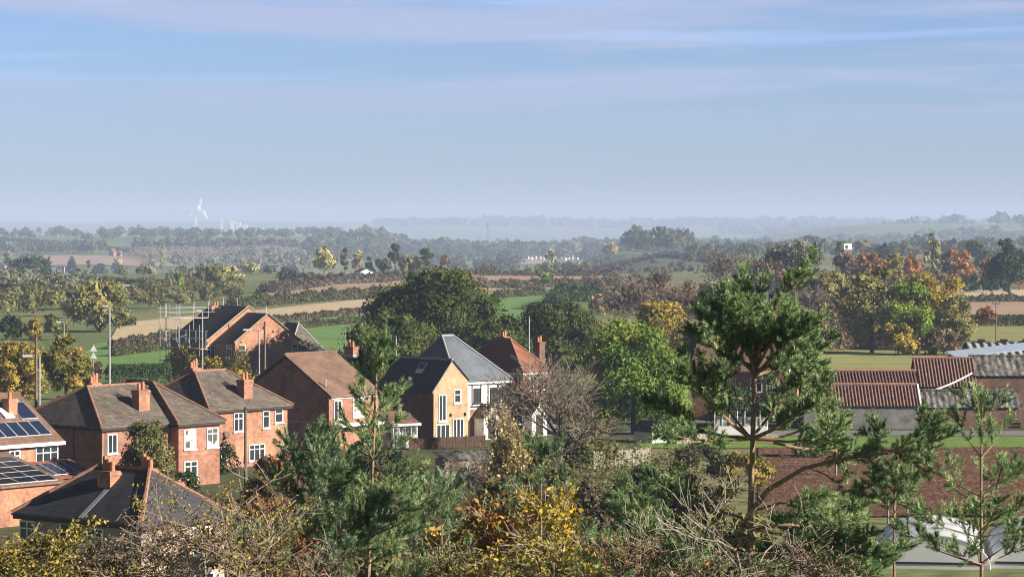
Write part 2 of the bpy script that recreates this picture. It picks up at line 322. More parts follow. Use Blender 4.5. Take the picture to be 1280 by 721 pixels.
LEAF = {
 'oak': mat_leaf("oak_leaves", [(.022, .034, .012), (.042, .058, .017), (.066, .078, .022), (.105, .10, .028)], gain=1.45),
 'olive': mat_leaf("olive_leaves", [(.05, .052, .02), (.078, .082, .032), (.115, .11, .044), (.155, .138, .052)]),
 'green': mat_leaf("fresh_green_leaves", [(.045, .085, .016), (.075, .125, .022), (.12, .165, .028), (.21, .215, .03)]),
 'lime': mat_leaf("lime_leaves", [(.07, .12, .018), (.12, .18, .025), (.2, .24, .035), (.3, .28, .05)]),
 'gold': mat_leaf("golden_leaves", [(.13, .105, .028), (.21, .165, .035), (.30, .225, .045), (.38, .27, .05)], gain=1.25),
 'yellow': mat_leaf("yellow_leaves", [(.2, .15, .03), (.36, .25, .03), (.5, .35, .035), (.56, .4, .06)], gain=.95),
 'orange': mat_leaf("orange_leaves", [(.14, .07, .025), (.26, .115, .03), (.38, .165, .04), (.44, .22, .06)], gain=1.05),
 'rust': mat_leaf("rusty_leaves", [(.1, .05, .025), (.17, .08, .035), (.24, .115, .05), (.3, .16, .07)], gain=1.15),
 'brown': mat_leaf("brown_leaves", [(.06, .045, .03), (.1, .075, .045), (.15, .11, .065), (.2, .15, .085)], gain=1.5),
 'grey': mat_leaf("greyish_leaves", [(.055, .06, .042), (.085, .09, .06), (.12, .12, .08), (.16, .15, .10)]),
 'pale': mat_leaf("pale_leaves", [(.14, .135, .06), (.21, .2, .085), (.29, .26, .11), (.35, .31, .14)]),
 'sunolive': mat_leaf("olive_yellow_leaves", [(.075, .078, .028), (.125, .122, .042), (.19, .172, .06), (.25, .21, .075)], gain=1.5),
 'beige': mat_leaf("leafless_plantation", [(.12, .10, .075), (.145, .12, .09), (.165, .137, .10), (.19, .16, .12)], hue_noise=.02),
 'straw': mat_leaf("straw_coloured_leaves", [(.16, .13, .055), (.25, .205, .085), (.34, .275, .11), (.42, .34, .15)]),
 'dark': mat_leaf("evergreen_leaves", [(.012, .022, .01), (.02, .035, .014), (.03, .05, .02), (.045, .068, .026)], trans=.2, gain=1.5),
 'hedge': mat_leaf("hedge_leaves", [(.025, .03, .015), (.04, .045, .02), (.06, .06, .028), (.085, .075, .035)]),
 'hedgebrown': mat_leaf("winter_hedge_leaves", [(.035, .03, .022), (.055, .047, .033), (.08, .065, .045), (.11, .085, .055)], gain=1.5),
 'pine': mat_leaf("pine_needles", [(.03, .058, .026), (.08, .135, .055), (.165, .23, .10), (.36, .40, .22)], trans=.2, hue_noise=1.5),  # palest stop puts the needles' glossy highlights into the colour
 'pine_grey': mat_leaf("blue_green_needles", [(.024, .048, .026), (.065, .115, .058), (.15, .215, .115), (.34, .39, .25)], trans=.2, hue_noise=1.5),  # last stop pale likewise, painted gloss on the needles
 'mixed': mat_leaf("turning_leaves", [(.06, .065, .022), (.12, .12, .03), (.22, .17, .04), (.36, .25, .05)], hue_noise=1.0, gain=1.3),
}
# ------------------------------------------------------------------ terrain
def terrain():
    ys = np.concatenate([np.linspace(-150, 0, 12), np.linspace(3, 260, 60), np.linspace(268, 1150, 90), np.geomspace(1165, 16500, 210)])
    ts = np.linspace(-1, 1, 200)
    hw = 260 + .42 * np.maximum(ys, 0)
    X = ts[None, :] * hw[:, None]; Y = np.repeat(ys[:, None], len(ts), 1)
    V = np.stack([X, Y, ground(X, Y)], -1).reshape(-1, 3)
    nr, nc = X.shape; i = np.arange(nr - 1)[:, None] * nc + np.arange(nc - 1)[None, :]
    i = i.ravel()[:, None]; Fq = i + np.array([[0, 1, nc + 1, nc]])
    mb = MB(); mb.add(V, Fq)
    m, n, l, p = newmat("rough_grass_and_soil")
    t = n.new("ShaderNodeTexCoord")
    n1 = n.new("ShaderNodeTexNoise"); n1.inputs['Scale'].default_value = .006; n1.inputs['Detail'].default_value = 6
    n2 = n.new("ShaderNodeTexNoise"); n2.inputs['Scale'].default_value = .6; n2.inputs['Detail'].default_value = 8
    l.new(t.outputs['Object'], n1.inputs['Vector']); l.new(t.outputs['Object'], n2.inputs['Vector'])
    r1 = ramp(n, [(.35, (.095, .135, .045)), (.5, (.135, .155, .06)), (.62, (.19, .17, .085))]); l.new(n1.outputs['Fac'], r1.inputs[0])
    r2 = ramp(n, [(.3, (.6,) * 3), (.7, (1.3,) * 3)]); l.new(n2.outputs['Fac'], r2.inputs[0])
    mx = n.new("ShaderNodeMix"); mx.data_type = 'RGBA'; mx.blend_type = 'MULTIPLY'; mx.inputs[0].default_value = 1
    l.new(r1.outputs[0], mx.inputs[6]); l.new(r2.outputs[0], mx.inputs[7]); l.new(mx.outputs[2], p.inputs['Base Color']); p.inputs['Roughness'].default_value = .95
    p.inputs['Specular IOR Level'].default_value = .1
    return tag(mb.build("ground", m, smooth=True), None, None, kind="structure")
terrain()
def field(name, corners, mat, off=.12, nu=24, nv=12, world=False):
    """a sheet of land draped on the terrain between four corners, far-left, far-right, near-right, near-left"""
    P = [np.array(c[:2], float) if world else np.array(gat(*c)[:2]) for c in corners]
    u = np.linspace(0, 1, nu + 1)[None, :, None]; v = np.linspace(0, 1, nv + 1)[:, None, None]
    XY = (P[0] * (1 - u) + P[1] * u) * (1 - v) + (P[3] * (1 - u) + P[2] * u) * v
    Z = ground(XY[..., 0], XY[..., 1]) + off + np.maximum(XY[..., 1] - 700, 0) * .00025
    V = np.concatenate([XY, Z[..., None]], -1).reshape(-1, 3)
    i = (np.arange(nv)[:, None] * (nu + 1) + np.arange(nu)[None, :]).ravel()[:, None]
    mb = MB().add(V, i + np.array([[0, nu + 1, nu + 2, 1]]))
    return tag(mb.build(name, mat), None, None, kind="structure")
M['f_green'] = mat_noise("winter_wheat", (.10, .185, .05), (.15, .235, .07), .08, .95, 8, spec=.1, fine=(.7, .2))
M['f_green2'] = mat_noise("pasture", (.12, .17, .06), (.18, .22, .085), .05, .95, 8, spec=.1, fine=(.5, .2))
M['f_olive'] = mat_noise("sparse_crop", (.17, .18, .065), (.27, .255, .10), .12, .95, 9, spec=.1, stretch=(.25, 1.2, 1), fine=(1.2, .22))
M['f_stubble'] = mat_noise("maize_stubble", (.32, .25, .15), (.52, .42, .27), .25, .95, 9, spec=.1, stretch=(.5, 2, 1), fine=(2, .35))
M['f_tan'] = mat_noise("dry_grass_strip", (.38, .30, .19), (.5, .41, .27), .2, .95, 7, spec=.1, fine=(1.5, .3))
M['f_pinkbrown'] = mat_noise("bare_pink_soil", (.27, .18, .125), (.36, .25, .18), .04, .95, 7, spec=.1)
M['f_plough'] = mat_noise("ploughed_red_soil", (.06, .033, .022), (.135, .072, .046), .9, .95, 9, spec=.1, stretch=(.35, 1.6, 1), fine=(4, .4))
M['f_grass'] = mat_noise("mown_grass", (.10, .17, .035), (.15, .22, .05), .5, .95, 7, spec=.1, fine=(3, .2))
M['f_lawn'] = mat_noise("garden_ground", (.05, .06, .025), (.10, .095, .045), .35, .95, 8, spec=.1, fine=(2, .3))
# fields beyond the village
field("field", [(120, 430), (500, 376), (520, 452), (60, 476)], M['f_green'], .05)
field("stubble_field", [(150, 404), (735, 349), (735, 353), (135, 430)], M['f_stubble'], .14)
field("soil_strip", [(335, 367), (500, 351), (500, 358), (330, 379)], M['f_pinkbrown'], .2)
field("field", [(500, 372), (735, 359), (735, 410), (500, 420)], M['f_green'], .1)
field("soil_strip", [(585, 345.2), (790, 344.6), (790, 352), (585, 353)], M['f_pinkbrown'], .2)
field("grass_strip", [(590, 356), (715, 352), (715, 361), (590, 364)], M['f_tan'], .25)
field("soil_strip", [(617, 324.5), (690, 324.5), (690, 330.5), (617, 332)], M['f_pinkbrown'], .3)
field("field", [(712, 326), (915, 318.5), (915, 333), (712, 340)], M['f_green2'], .3)
field("field", [(0, 303), (70, 304), (75, 314), (0, 313)], M['f_green2'], .4)
field("soil_strip", [(40, 320.5), (185, 320.5), (222, 334), (60, 333)], M['f_pinkbrown'], .4)
field("grass_strip", [(0, 298), (72, 303), (72, 304.5), (0, 300)], M['f_tan'], .6)
field("field", [(0, 343), (70, 345), (214, 352), (214, 360), (0, 350)][:2] + [(214, 359), (0, 351)], M['f_green'], .3)
field("grass_strip", [(75, 350), (215, 357), (215, 362), (75, 356)], M['f_tan'], .4)
field("field", [(0, 362), (40, 362), (40, 380), (0, 380)], M['f_green'], .2)
field("field", [(370, 300), (440, 302), (440, 306), (370, 305)], M['f_green2'], .6)
# right hand side
field("field", [(960, 434), (1330, 434), (1330, 470), (960, 470)], M['f_olive'], .1)
field("field", [(1110, 407), (1340, 407), (1340, 431), (1110, 431)], M['f_olive'], .14)
field("ploughed_field", [(1170, 377), (1360, 377), (1360, 396), (1170, 398)], M['f_pinkbrown'], .14)
field("grass_strip", [(1170, 362), (1360, 362), (1360, 372), (1170, 373)], M['f_tan'], .14)
# the ploughed plot: a sheet with real furrows
def plough():
    x0, x1, y0, y1 = 18, 75, 203, 266
    nx, ny = 230, 260
    xs = np.linspace(x0, x1, nx); ys = np.linspace(y0, y1, ny)
    X, Y = np.meshgrid(xs, ys); X = PX(948, Y) + (X - x0) * (75 - PX(948, Y)) / (75 - x0)   # left edge runs away from us
    rng = np.random.default_rng(5)
    ang = Y + .22 * X + 2.2 * np.sin(X * .06)
    Z = .02 + .11 * (1 + np.sin(ang * 2 * math.pi / .95)) * .5 + rng.random(X.shape) * .09
    V = np.stack([X, Y, Z], -1).reshape(-1, 3)
    i = (np.arange(ny - 1)[:, None] * nx + np.arange(nx - 1)[None, :]).ravel()[:, None]
    tag(MB().add(V, i + np.array([[0, 1, nx + 1, nx]])).build("ploughed_field", M['f_plough']), None, None, kind="structure")
plough()
field("grass_verge", [(12, 280.5), (110, 280.5), (110, 266.2), (12, 266.2)], M['f_grass'], .06, world=True)
field("road", [(-10, 289), (150, 289), (150, 282), (-10, 282)], M['asphalt'], .05, world=True)
field("grass_verge", [(12, 300), (110, 300), (110, 289.3), (12, 289.3)], M['f_lawn'], .05, world=True)
field("garden", [(-75, 330), (12, 330), (12, 165), (-75, 165)], M['f_lawn'], .04, world=True)

# ------------------------------------------------------------------ house kit
class House:
    """a house on an Empty at its nearest eaves corner; local x runs along the front, local y goes back"""
    def __init__(s, name, label, cat, px, row, ze, th, group=None):
        s.ze = ze; s.th = math.radians(th); s.Y = (CZ - ze) * F / (row - H0); s.X = PX(px, s.Y)
        s.c, s.s = math.cos(s.th), math.sin(s.th)
        s.root = empty(name, (s.X, s.Y, 0), s.th, label, cat, group)
    def wxy(s, u, v): return s.X + u * s.c - v * s.s, s.Y + u * s.s + v * s.c
    def u_at(s, px, v=0.0):
        a = (px - 640) / F; X, Y = s.X - v * s.s, s.Y + v * s.c
        return (a * Y - X) / (s.c - a * s.s)
    def v_at(s, px, u=0.0):
        a = (px - 640) / F; X, Y = s.X + u * s.c, s.Y + u * s.s
        return (a * Y - X) / (-s.s - a * s.c)
    def z_at(s, u, v, row): return CZ - (row - H0) / F * s.wxy(u, v)[1]
    # -- pieces
    def walls(s, u0, u1, v0, v1, z1, mat, name="wall", z0=-.3):
        return MB().box(u0, u1, v0, v1, z0, z1).build(name, mat, s.root)
    def gable_walls(s, u0, u1, v0, v1, ze0, ze1, zr, ur, mat, axis='v', name="wall"):
        """pentagon in u,z (axis v: extruded along v) or in v,z (axis u)"""
        if axis == 'v': pts = [(u0, v0, -.3), (u1, v0, -.3), (u1, v0, ze1), (ur, v0, zr), (u0, v0, ze0)]; vec = (0, v1 - v0, 0)
        else: pts = [(u0, v1, -.3), (u0, v0, -.3), (u0, v0, ze0), (u0, ur, zr), (u0, v1, ze1)]; vec = (u1 - u0, 0, 0)
        return MB().prism(pts, vec).build(name, mat, s.root)
    def hip(s, u0, u1, v0, v1, ze, zr, axis, ia, ib, mat, name="roof", ridge=True, fascia='white'):
        """hipped roof, ridge along u or v; ia, ib: how far each ridge end is set in (0 = gable)"""
        if axis == 'u':
            vm = (v0 + v1) / 2; A = (u0 + ia, vm, zr); B = (u1 - ib, vm, zr)
            c = [(u0, v0, ze), (u1, v0, ze), (u1, v1, ze), (u0, v1, ze)]
            pl = [[c[0], c[1], B, A], [c[1], c[2], B], [c[2], c[3], A, B], [c[3], c[0], A]]
            hips = [(c[0], A), (c[3], A), (c[1], B), (c[2], B)]
        else:
            um = (u0 + u1) / 2; A = (um, v0 + ia, zr); B = (um, v1 - ib, zr)
            c = [(u0, v0, ze), (u1, v0, ze), (u1, v1, ze), (u0, v1, ze)]
            pl = [[c[0], c[1], A], [c[1], c[2], B, A], [c[2], c[3], B], [c[3], c[0], A, B]]
            hips = [(c[0], A), (c[1], A), (c[2], B), (c[3], B)]
        mb = MB(); n_in = .12
        for q in pl: mb.poly(q)
        lo = [(x, y, z - n_in) for x, y, z in c]
        for i in range(4): j = (i + 1) % 4; mb.poly([c[i], lo[i], lo[j], c[j]])
        mb.poly(lo[::-1])
        r = mb.build(name, mat, s.root)
        if ridge:
            rb = MB()
            for a, b in hips + [(A, B)]:
                if np.linalg.norm(np.subtract(a, b)) > .3: rb.tube([np.add(a, (0, 0, .02)), np.add(b, (0, 0, .02))], .11, 6)
            rb.build("ridge_tiles", M['ridge'] if ridge is True else ridge, r)
        if fascia:
            fb = MB(); e = .03
            U0, U1, V0, V1 = u0 + .06, u1 - .06, v0 + .06, v1 - .06
            fb.box(U0, U1, V0, V0 + e, ze - .32, ze - .125); fb.box(U0, U1, V1 - e, V1, ze - .32, ze - .125)
            fb.box(U0, U0 + e, V0 + e, V1 - e, ze - .32, ze - .125); fb.box(U1 - e, U1, V0 + e, V1 - e, ze - .32, ze - .125)
            fb.build("fascia", M[fascia], r)
        return r
    def slab(s, pts, th, mat, name="roof", parent=None):
        """a sloping slab from its upper outline"""
        return MB().prism(pts, (0, 0, -th)).build(name, mat, parent or s.root)
    def window(s, face, at_, p0, z0, w_, h_, bars=1, top=.0, sill=True, glass='glass', frame='white', label=None):
        """face 'front' lies at v=at_, 'left' at u=at_ looking to -u, 'right' at u=at_ looking to +u"""
        def T(a, n, z):
            if face == 'front': return (p0 + a, at_ - n, z0 + z)
            if face == 'left': return (at_ - n, p0 + a, z0 + z)
            return (at_ + n, p0 + a, z0 + z)
        def bx(mb, a0, a1, b0, b1, n0, n1):
            P = np.array([T(a0, n0, b0), T(a1, n1, b1)]); lo, hi = P.min(0), P.max(0)
            mb.box(lo[0], hi[0], lo[1], hi[1], lo[2], hi[2])
        fr = MB(); t = .075
        bx(fr, 0, w_, 0, t, .002, .07); bx(fr, 0, w_, h_ - t, h_, .002, .07); bx(fr, 0, t, t, h_ - t, .002, .07); bx(fr, w_ - t, w_, t, h_ - t, .002, .07)
        for k in range(bars):
            a = w_ * (k + 1) / (bars + 1); bx(fr, a - t * .45, a + t * .45, t, h_ - t, .002, .062)
        if top: bx(fr, t, w_ - t, h_ * (1 - top) - t * .4, h_ * (1 - top) + t * .4, .002, .056)
        o = fr.build("window", M[frame], s.root)
        if label: o["label"] = label
        g = MB(); bx(g, t, w_ - t, t, h_ - t, .004, .03); g.build("pane", M[glass], o)
        if sill: sb = MB(); bx(sb, -.08, w_ + .08, -.1, -.002, .002, .14); sb.build("sill", M[frame], o)
        return o
    def chimney(s, u, v, z0, z1, wu=.9, wv=.65, pots=2, mat='brick', potmat='pot', label=None, along='u'):
        mb = MB().box(u - wu / 2, u + wu / 2, v - wv / 2, v + wv / 2, z0, z1 - .25)
        mb.box(u - wu / 2 - .06, u + wu / 2 + .06, v - wv / 2 - .06, v + wv / 2 + .06, z1 - .25, z1 - .08)
        mb.box(u - wu / 2 - .01, u + wu / 2 + .01, v - wv / 2 - .01, v + wv / 2 + .01, z1 - .08, z1)
        o = mb.build("chimney", M[mat], s.root)
        for k in range(pots):
            d = (k - (pots - 1) / 2) * min(.42, .85 * (wu if along == 'u' else wv) / max(pots, 1)); hh = .5 + .14 * ((k * 7) % 3)
            a, b = (u + d, v) if along == 'u' else (u, v + d)
            MB().tube([(a, b, z1), (a, b, z1 + .08), (a, b, z1 + hh - .1), (a, b, z1 + hh)], .15, 8, .115).build("chimney_pot", M[potmat], o)
        MB().box(u - wu / 2 - .05, u + wu / 2 + .05, v - wv / 2 - .05, v + wv / 2 + .05, z0 + .02, z0 + .3).build("flashing", M['lead'], o)
        return o
    def pipe(s, pts, r=.05, mat='black', name="downpipe"): return MB().tube(pts, r, 6).build(name, M[mat], s.root)
    def solar(s, O, eu, ev, nu, nv, pw, ph, mat='panel', label=None, cells=True):
        """array of panels on a slope: origin, unit vectors along and up the slope"""
        O, eu, ev = (np.asarray(a, float) for a in (O, eu, ev)); nn = np.cross(eu, ev); nn /= np.linalg.norm(nn)
        if nn[2] < 0: nn = -nn
        for i in range(nu):
            for j in range(nv):
                a = O + eu * i * (pw + .03) + ev * j * (ph + .03) + nn * .07
                p = MB().prism([a, a + eu * pw, a + eu * pw + ev * ph, a + ev * ph], -nn * .045).build("solar_panel", M['alu'], s.root)
                g = .022; b = a + nn * .004
                cb = MB(); kx, ky = (4, 6) if cells else (1, 1)
                cw, ch = (pw - 2 * g) / kx, (ph - 2 * g) / ky; e = .012 if cells else 0
                for x in range(kx):
                    for y in range(ky):
                        q = b + eu * (g + x * cw + e) + ev * (g + y * ch + e)
                        cb.poly([q, q + eu * (cw - 2 * e), q + eu * (cw - 2 * e) + ev * (ch - 2 * e), q + ev * (ch - 2 * e)])
                cb.build("cells", M[mat], p)

OV = .38
# --- A: red brick house, hipped roof with a cross wing, chimney between
A = House("brick_house", "red brick house with hipped grey roof, cross wing and tall chimney between two roof slopes", "house", 127, 534, 5.1, 50)
wA = A.u_at(281); dA = 11.0
zrA = A.z_at(3.5, dA / 2, 483); ia = A.u_at(109, dA / 2)
A.walls(OV, wA - OV, OV, dA - OV, 5.0, M['brick'])
A.hip(0, wA, 0, dA, 5.1, zrA, 'u', ia, 4.2, M['slate'], fascia='timber')
uw0, uw1 = A.u_at(223, -.9), A.u_at(283, -.9); um = (uw0 + uw1) / 2
vA = A.v_at(191, um); zw = zrA + .12
A.walls(uw0 + OV, uw1 - OV, -.9 + OV, OV + .3, 4.97, M['brick'], "wing_wall")
A.hip(uw0, uw1, -.9, dA / 2 + 2.5, 5.06, zw, 'v', vA + .9, .02, M['slate'], "wing_roof", fascia='timber')
vf = -.9 + OV
A.window('front', vf, A.u_at(230, vf), 2.95, 1.25, 1.55, 1, .3, glass='curtain'); A.window('front', vf, A.u_at(258, vf), 2.95, 1.25, 1.55, 1, .3, glass='curtain')
A.window('front', OV, A.u_at(134, OV), 3.0, 1.0, 1.5, 1); A.window('front', OV, A.u_at(165, OV), 3.0, 1.0, 1.5, 1)
A.window('front', vf, A.u_at(230, vf), .6, 1.4, 1.4, 1, .3); A.window('front', OV, A.u_at(137, OV), .6, 1.2, 1.4, 1, .3)
MB().box(uw0 + OV - .02, uw1 - OV + .02, vf - .03, vf - .002, 2.45, 2.6).build("brick_band", M['brick_orange'], A.root)
MB().box(OV - .03, OV - .002, OV, dA - OV, 2.45, 2.55).build("brick_band", M['brick_old'], A.root)
A.pipe([(OV - .07, 3.6, 0), (OV - .07, 3.6, 4.9)]); A.pipe([(OV + .35, OV - .06, 0), (OV + .35, OV - .06, 4.9)], mat='brick_old')
uc = A.u_at(176, 2.2); zc = A.z_at(uc, 2.2, 487)
A.chimney(uc, 2.2, 5.6, zc, 1.15, .85, 2)
uc2 = A.u_at(117, dA / 2 + .5); A.chimney(uc2, dA / 2 + .5, zrA - .8, A.z_at(uc2, dA / 2 + .5, 484) + .35, .95, .7, 3)

# --- B: red brick house behind it
B = House("brick_house", "red brick house with plain hipped grey roof and one tall chimney on its front slope", "house", 262, 512.5, 5.1, 50)
wB = B.u_at(367); dB = 10.4
uB = B.u_at(243, dB / 2); zrB = B.z_at(uB, dB / 2, 464); uB2 = B.u_at(281, dB / 2)
B.walls(OV, wB - OV, OV, dB - OV, 5.0, M['brick_orange'])
B.hip(0, wB, 0, dB, 5.1, zrB, 'u', uB, wB - uB2, M['slate'], fascia='timber')
for px_, z_, w_, h_, b_ in ((292, 3.1, 1.1, 1.6, 1), (328, 3.2, .8, 1.5, 0), (343, 3.6, 1.0, 1.15, 0)):
    B.window('front', OV, B.u_at(px_, OV), z_, w_, h_, b_, .32)
B.window('front', OV, B.u_at(311, OV), .5, 1.9, 1.4, 2, .3); B.window('front', OV, B.u_at(270, OV), .5, 1.2, 1.4, 1)
for px_ in (272, 281):
    u_ = B.u_at(px_, OV); MB().tube([(u_, OV - .25, 2.9), (u_, OV - .32, 2.93)], .33, 14, .33).build("satellite_dish", M['brick_old'], B.root)
uc = B.u_at(306, 1.6); B.chimney(uc, 1.6, 5.3, B.z_at(uc, 1.6, 474), 1.05, .9, 2)
uc = B.u_at(242, dB / 2 + .4); B.chimney(uc, dB / 2 + .4, zrB - .8, B.z_at(uc, dB / 2 + .4, 459.5), .95, .8, 3)
MB().box(OV + 1, wB - OV - 1, OV - .03, OV - .002, 2.5, 2.62).build("brick_band", M['brick'], B.root)

# --- C: gabled house with brown roof
Cc = House("gabled_house", "gabled house with plain brown tiled roof and a dark blank brick gable end", "house", 414, 495, 5.1, 52)
wC = Cc.u_at(478); dC = Cc.v_at(299); vr = dC / 2
zrC = Cc.z_at(0, vr, 443)
Cc.gable_walls(.12, wC - .12, OV, dC - OV, 5.02, 5.02, zrC - .35, vr, M['brick'], 'u')
rC = MB()
rC.prism([(0, 0, 5.1), (wC, 0, 5.1), (wC, vr, zrC), (0, vr, zrC)], (0, 0, -.14)); rC.prism([(0, dC, 5.1), (0, vr + .002, zrC - .003), (wC, vr + .002, zrC - .003), (wC, dC, 5.1)], (0, 0, -.14))
rC = rC.build("roof", M['tile_brown'], Cc.root)
MB().tube([(0, vr, zrC + .03), (wC, vr, zrC + .03)], .14, 6).build("ridge_tiles", M['tile_brown'], rC)
MB().tube([(-.02, 0, 5.12), (-.02, vr, zrC + .03), (-.02, dC, 5.12)], .055, 4).build("verge_trim", M['ridge'], rC)
Cc.window('front', OV, Cc.u_at(417, OV), 2.9, 1.1, 1.75, 1, .0); Cc.window('front', OV, Cc.u_at(441, OV), 3.0, 1.5, 1.75, 1, .0, glass='curtain')
Cc.window('front', OV, Cc.u_at(452, OV), .5, 1.6, 1.5, 1)
MB().box(OV, wC - OV, OV - 1.3, OV - .002, 2.3, 2.5).build("porch_canopy", M['white'], Cc.root)
MB().box(OV, wC - OV, OV - .12, OV - .003, 4.78, 4.96).build("gutter", M['white'], Cc.root)
MB().box(.085, .117, OV + .3, dC - OV - .3, 2.55, 2.66).build("brick_band", M['lead'], Cc.root)
uc = Cc.u_at(439, vr + .2); Cc.chimney(uc, vr + .2, zrC - .6, Cc.z_at(uc, vr, 433), .75, 1.1, 2, along='v')
u_ = Cc.u_at(407, 1.2); MB().tube([(u_, 1.2, 5.9), (u_, 1.2, 6.6)], .09, 6).build("roof_vent", M['lead'], rC)
aer = MB().tube([(uc, vr + .9, zrC + .5), (uc, vr + .9, zrC + 2.1)], .025, 4)
aer.tube([(uc - .7, vr + .9, zrC + 2), (uc + .7, vr + .9, zrC + 2)], .018, 4)
for k in range(6): aer.tube([(uc - .6 + k * .22, vr + .55, zrC + 2), (uc - .6 + k * .22, vr + 1.25, zrC + 2)], .012, 3)
aer.build("aerial", M['steel'], Cc.root)

# --- D: nearest house, lower left
D = House("hipped_house", "nearest house in the lower left corner, dark hipped roof above pebbledash walls", "house", 176.5, 655.5, 5.0, 51)
wD = D.u_at(293); dD = D.v_at(14)
um = wD / 2; vD = D.v_at(187, um); zrD = D.z_at(um, vD, 586.5); vD2 = D.v_at(157, um)
D.walls(OV, wD - OV, OV, dD - OV, 4.9, M['render_pink'])
D.hip(0, wD, 0, dD, 5.0, zrD, 'v', vD, 3.2, M['slate_dark'], fascia='timber')
vw = D.v_at(130, OV); D.window('left', OV, vw, 3.0, 1.25, 1.55, 1, .3); D.window('left', OV, D.v_at(44, OV), 3.2, 1.2, 1.4, 1, .3)
D.window('left', OV, D.v_at(88, OV), 3.6, .8, 1.1, 0); D.window('left', OV, D.v_at(166, OV), 3.1, .7, 1.3, 0)
D.window('front', OV, D.u_at(240, OV), 3.0, 1.3, 1.5, 1, .3); D.window('front', OV, D.u_at(240, OV), .5, 1.6, 1.5, 1, .3)
D.window('left', OV, D.v_at(125, OV), .5, 1.4, 1.5, 1, .3)
D.pipe([(OV - .07, D.v_at(110, OV), 2.4), (OV - .07, D.v_at(133, OV), 2.5), (OV - .07, D.v_at(133, OV), .2)], .05, 'white', 'waste_pipe')
ucu = um - 1.0; vc = D.v_at(136, ucu)
D.chimney(ucu, vc, zrD - 1.4, D.z_at(ucu, vc, 588), .75, 1.0, 3, along='v', mat='brick_orange')
vc2 = D.v_at(184, um + .8); D.chimney(um + .8, vc2, zrD - 1.2, D.z_at(um + .8, vc2, 585), .7, .9, 3, along='v')
MB().tube([(ucu - .1, vc + .2, zrD - .4), (ucu - .1, vc + .2, zrD + 1.9)], .025, 5).build("aerial", M['steel'], D.root)
# valley strip of lead on the dark slope, seen from the chimney to the eaves
k = zrD - 5.0
MB().prism([(.05, D.v_at(97, .05) + .0, 5.0 + .05 / um * k + .03), (.05, D.v_at(97, .05) - .35, 5.0 + .05 / um * k + .03), (um - 1.5, vc - .55, 5 + (um - 1.5) / um * k + .03), (um - 1.5, vc - .2, 5 + (um - 1.5) / um * k + .03)], (0, 0, -.02)).build("lead_valley", M['lead'], D.root)

# --- S: house with solar panels at the left edge; its root is the right eaves corner
Ss = House("solar_house", "house at the left edge with solar panels on its main roof and rear extension", "house", 80.5, 550, 5.1, 50)
uL = Ss.u_at(-70); vR = Ss.v_at(25); zrS = Ss.z_at(0, vR, 492)
Ss.gable_walls(uL, -.25, .42, 2 * vR - .4, 5.02, 5.02, zrS - .35, vR, M['brick_orange'], 'u')
rS = MB(); rS.prism([(uL, 0, 5.1), (0, 0, 5.1), (0, vR, zrS), (uL, vR, zrS)], (0, 0, -.14)); rS.prism([(uL, 2 * vR, 5.1), (uL, vR + .002, zrS - .003), (0, vR + .002, zrS - .003), (0, 2 * vR, 5.1)], (0, 0, -.14))
rS = rS.build("roof", M['tile_brown'], Ss.root)
MB().tube([(uL, vR, zrS + .03), (0, vR, zrS + .03)], .13, 6).build("ridge_tiles", M['tile_brown'], rS)
MB().box(uL, .02, -.1, -.02, 4.8, 5.04).build("gutter", M['white'], rS)
sl_ = np.array([0, vR, zrS - 5.1]); Ls = np.linalg.norm(sl_); ev = sl_ / Ls; eu = np.array([1., 0, 0])
Ss.solar(np.array([0, 0, 5.1]) + eu * -5.9 + ev * .75, eu, ev, 5, 1, 1.02, 1.7, 'panel_blue', cells=False)
Ss.solar(np.array([0, 0, 5.1]) + eu * -11.2 + ev * .75, eu, ev, 5, 1, 1.02, 1.7, 'panel_blue', cells=False)
Ss.solar(np.array([0, 0, 5.1]) + eu * -2.0 + ev * 2.75, eu, ev, 1, 1, 1.5, 2.0, 'panel_blue', cells=False)
rw = MB(); O_ = np.array([0, 0, 5.1]) + eu * -3.4 + ev * 2.95; nn = np.cross(eu, ev)
rw.prism([O_ + nn * .12, O_ + eu * .9 + nn * .12, O_ + eu * .9 + ev * 1.2 + nn * .12, O_ + ev * 1.2 + nn * .12], -nn * .1)
rw.build("roof_window", M['alu'], Ss.root)
uc = Ss.u_at(12, 3.2); Ss.chimney(uc, 3.2, 6.2, Ss.z_at(uc, 3.2, 498), .8, .8, 1, mat='brick_orange')
Ss.window('front', .42, Ss.u_at(44, .42), 3.25, 2.1, 1.45, 2, .3); Ss.window('front', .42, Ss.u_at(11, .42), 3.3, 1.0, 1.3, 1, .3)
# rear extensions
u0 = Ss.u_at(8, .4); z0, z1 = Ss.z_at(u0, .4, 564), Ss.z_at(u0, -6, 601)
Ss.walls(uL, u0 - .3, -5.7, .415, z1 - .1, M['brick_orange'], "extension_wall")
Ss.slab([(uL, -6, z1), (u0, -6, z1), (u0, .41, z0), (uL, .41, z0)], .14, M['tile_brown'], "extension_roof")
e2 = np.array([0, 6.41, z0 - z1]); e2 /= np.linalg.norm(e2)
Ss.solar(np.array([u0 - 7.4, -6, z1]) + e2 * .3, eu, e2, 4, 5, 1.68, 1.02, 'panel', cells=False)
u2 = Ss.u_at(87, .4); u1_ = Ss.u_at(43, .4); z0, z1 = Ss.z_at(u2, .4, 573) , Ss.z_at(u2, -2.6, 592)
Ss.walls(u0 + .02, u2 - .2, -2.3, .41, z1 - .1, M['brick_orange'], "extension_wall")
Ss.slab([(u0 + .01, -2.6, z1), (u2, -2.6, z1), (u2, .405, z0), (u0 + .01, .405, z0)], .14, M['tile_red'], "extension_roof")
e3 = np.array([0, 3.0, z0 - z1]); e3 /= np.linalg.norm(e3)
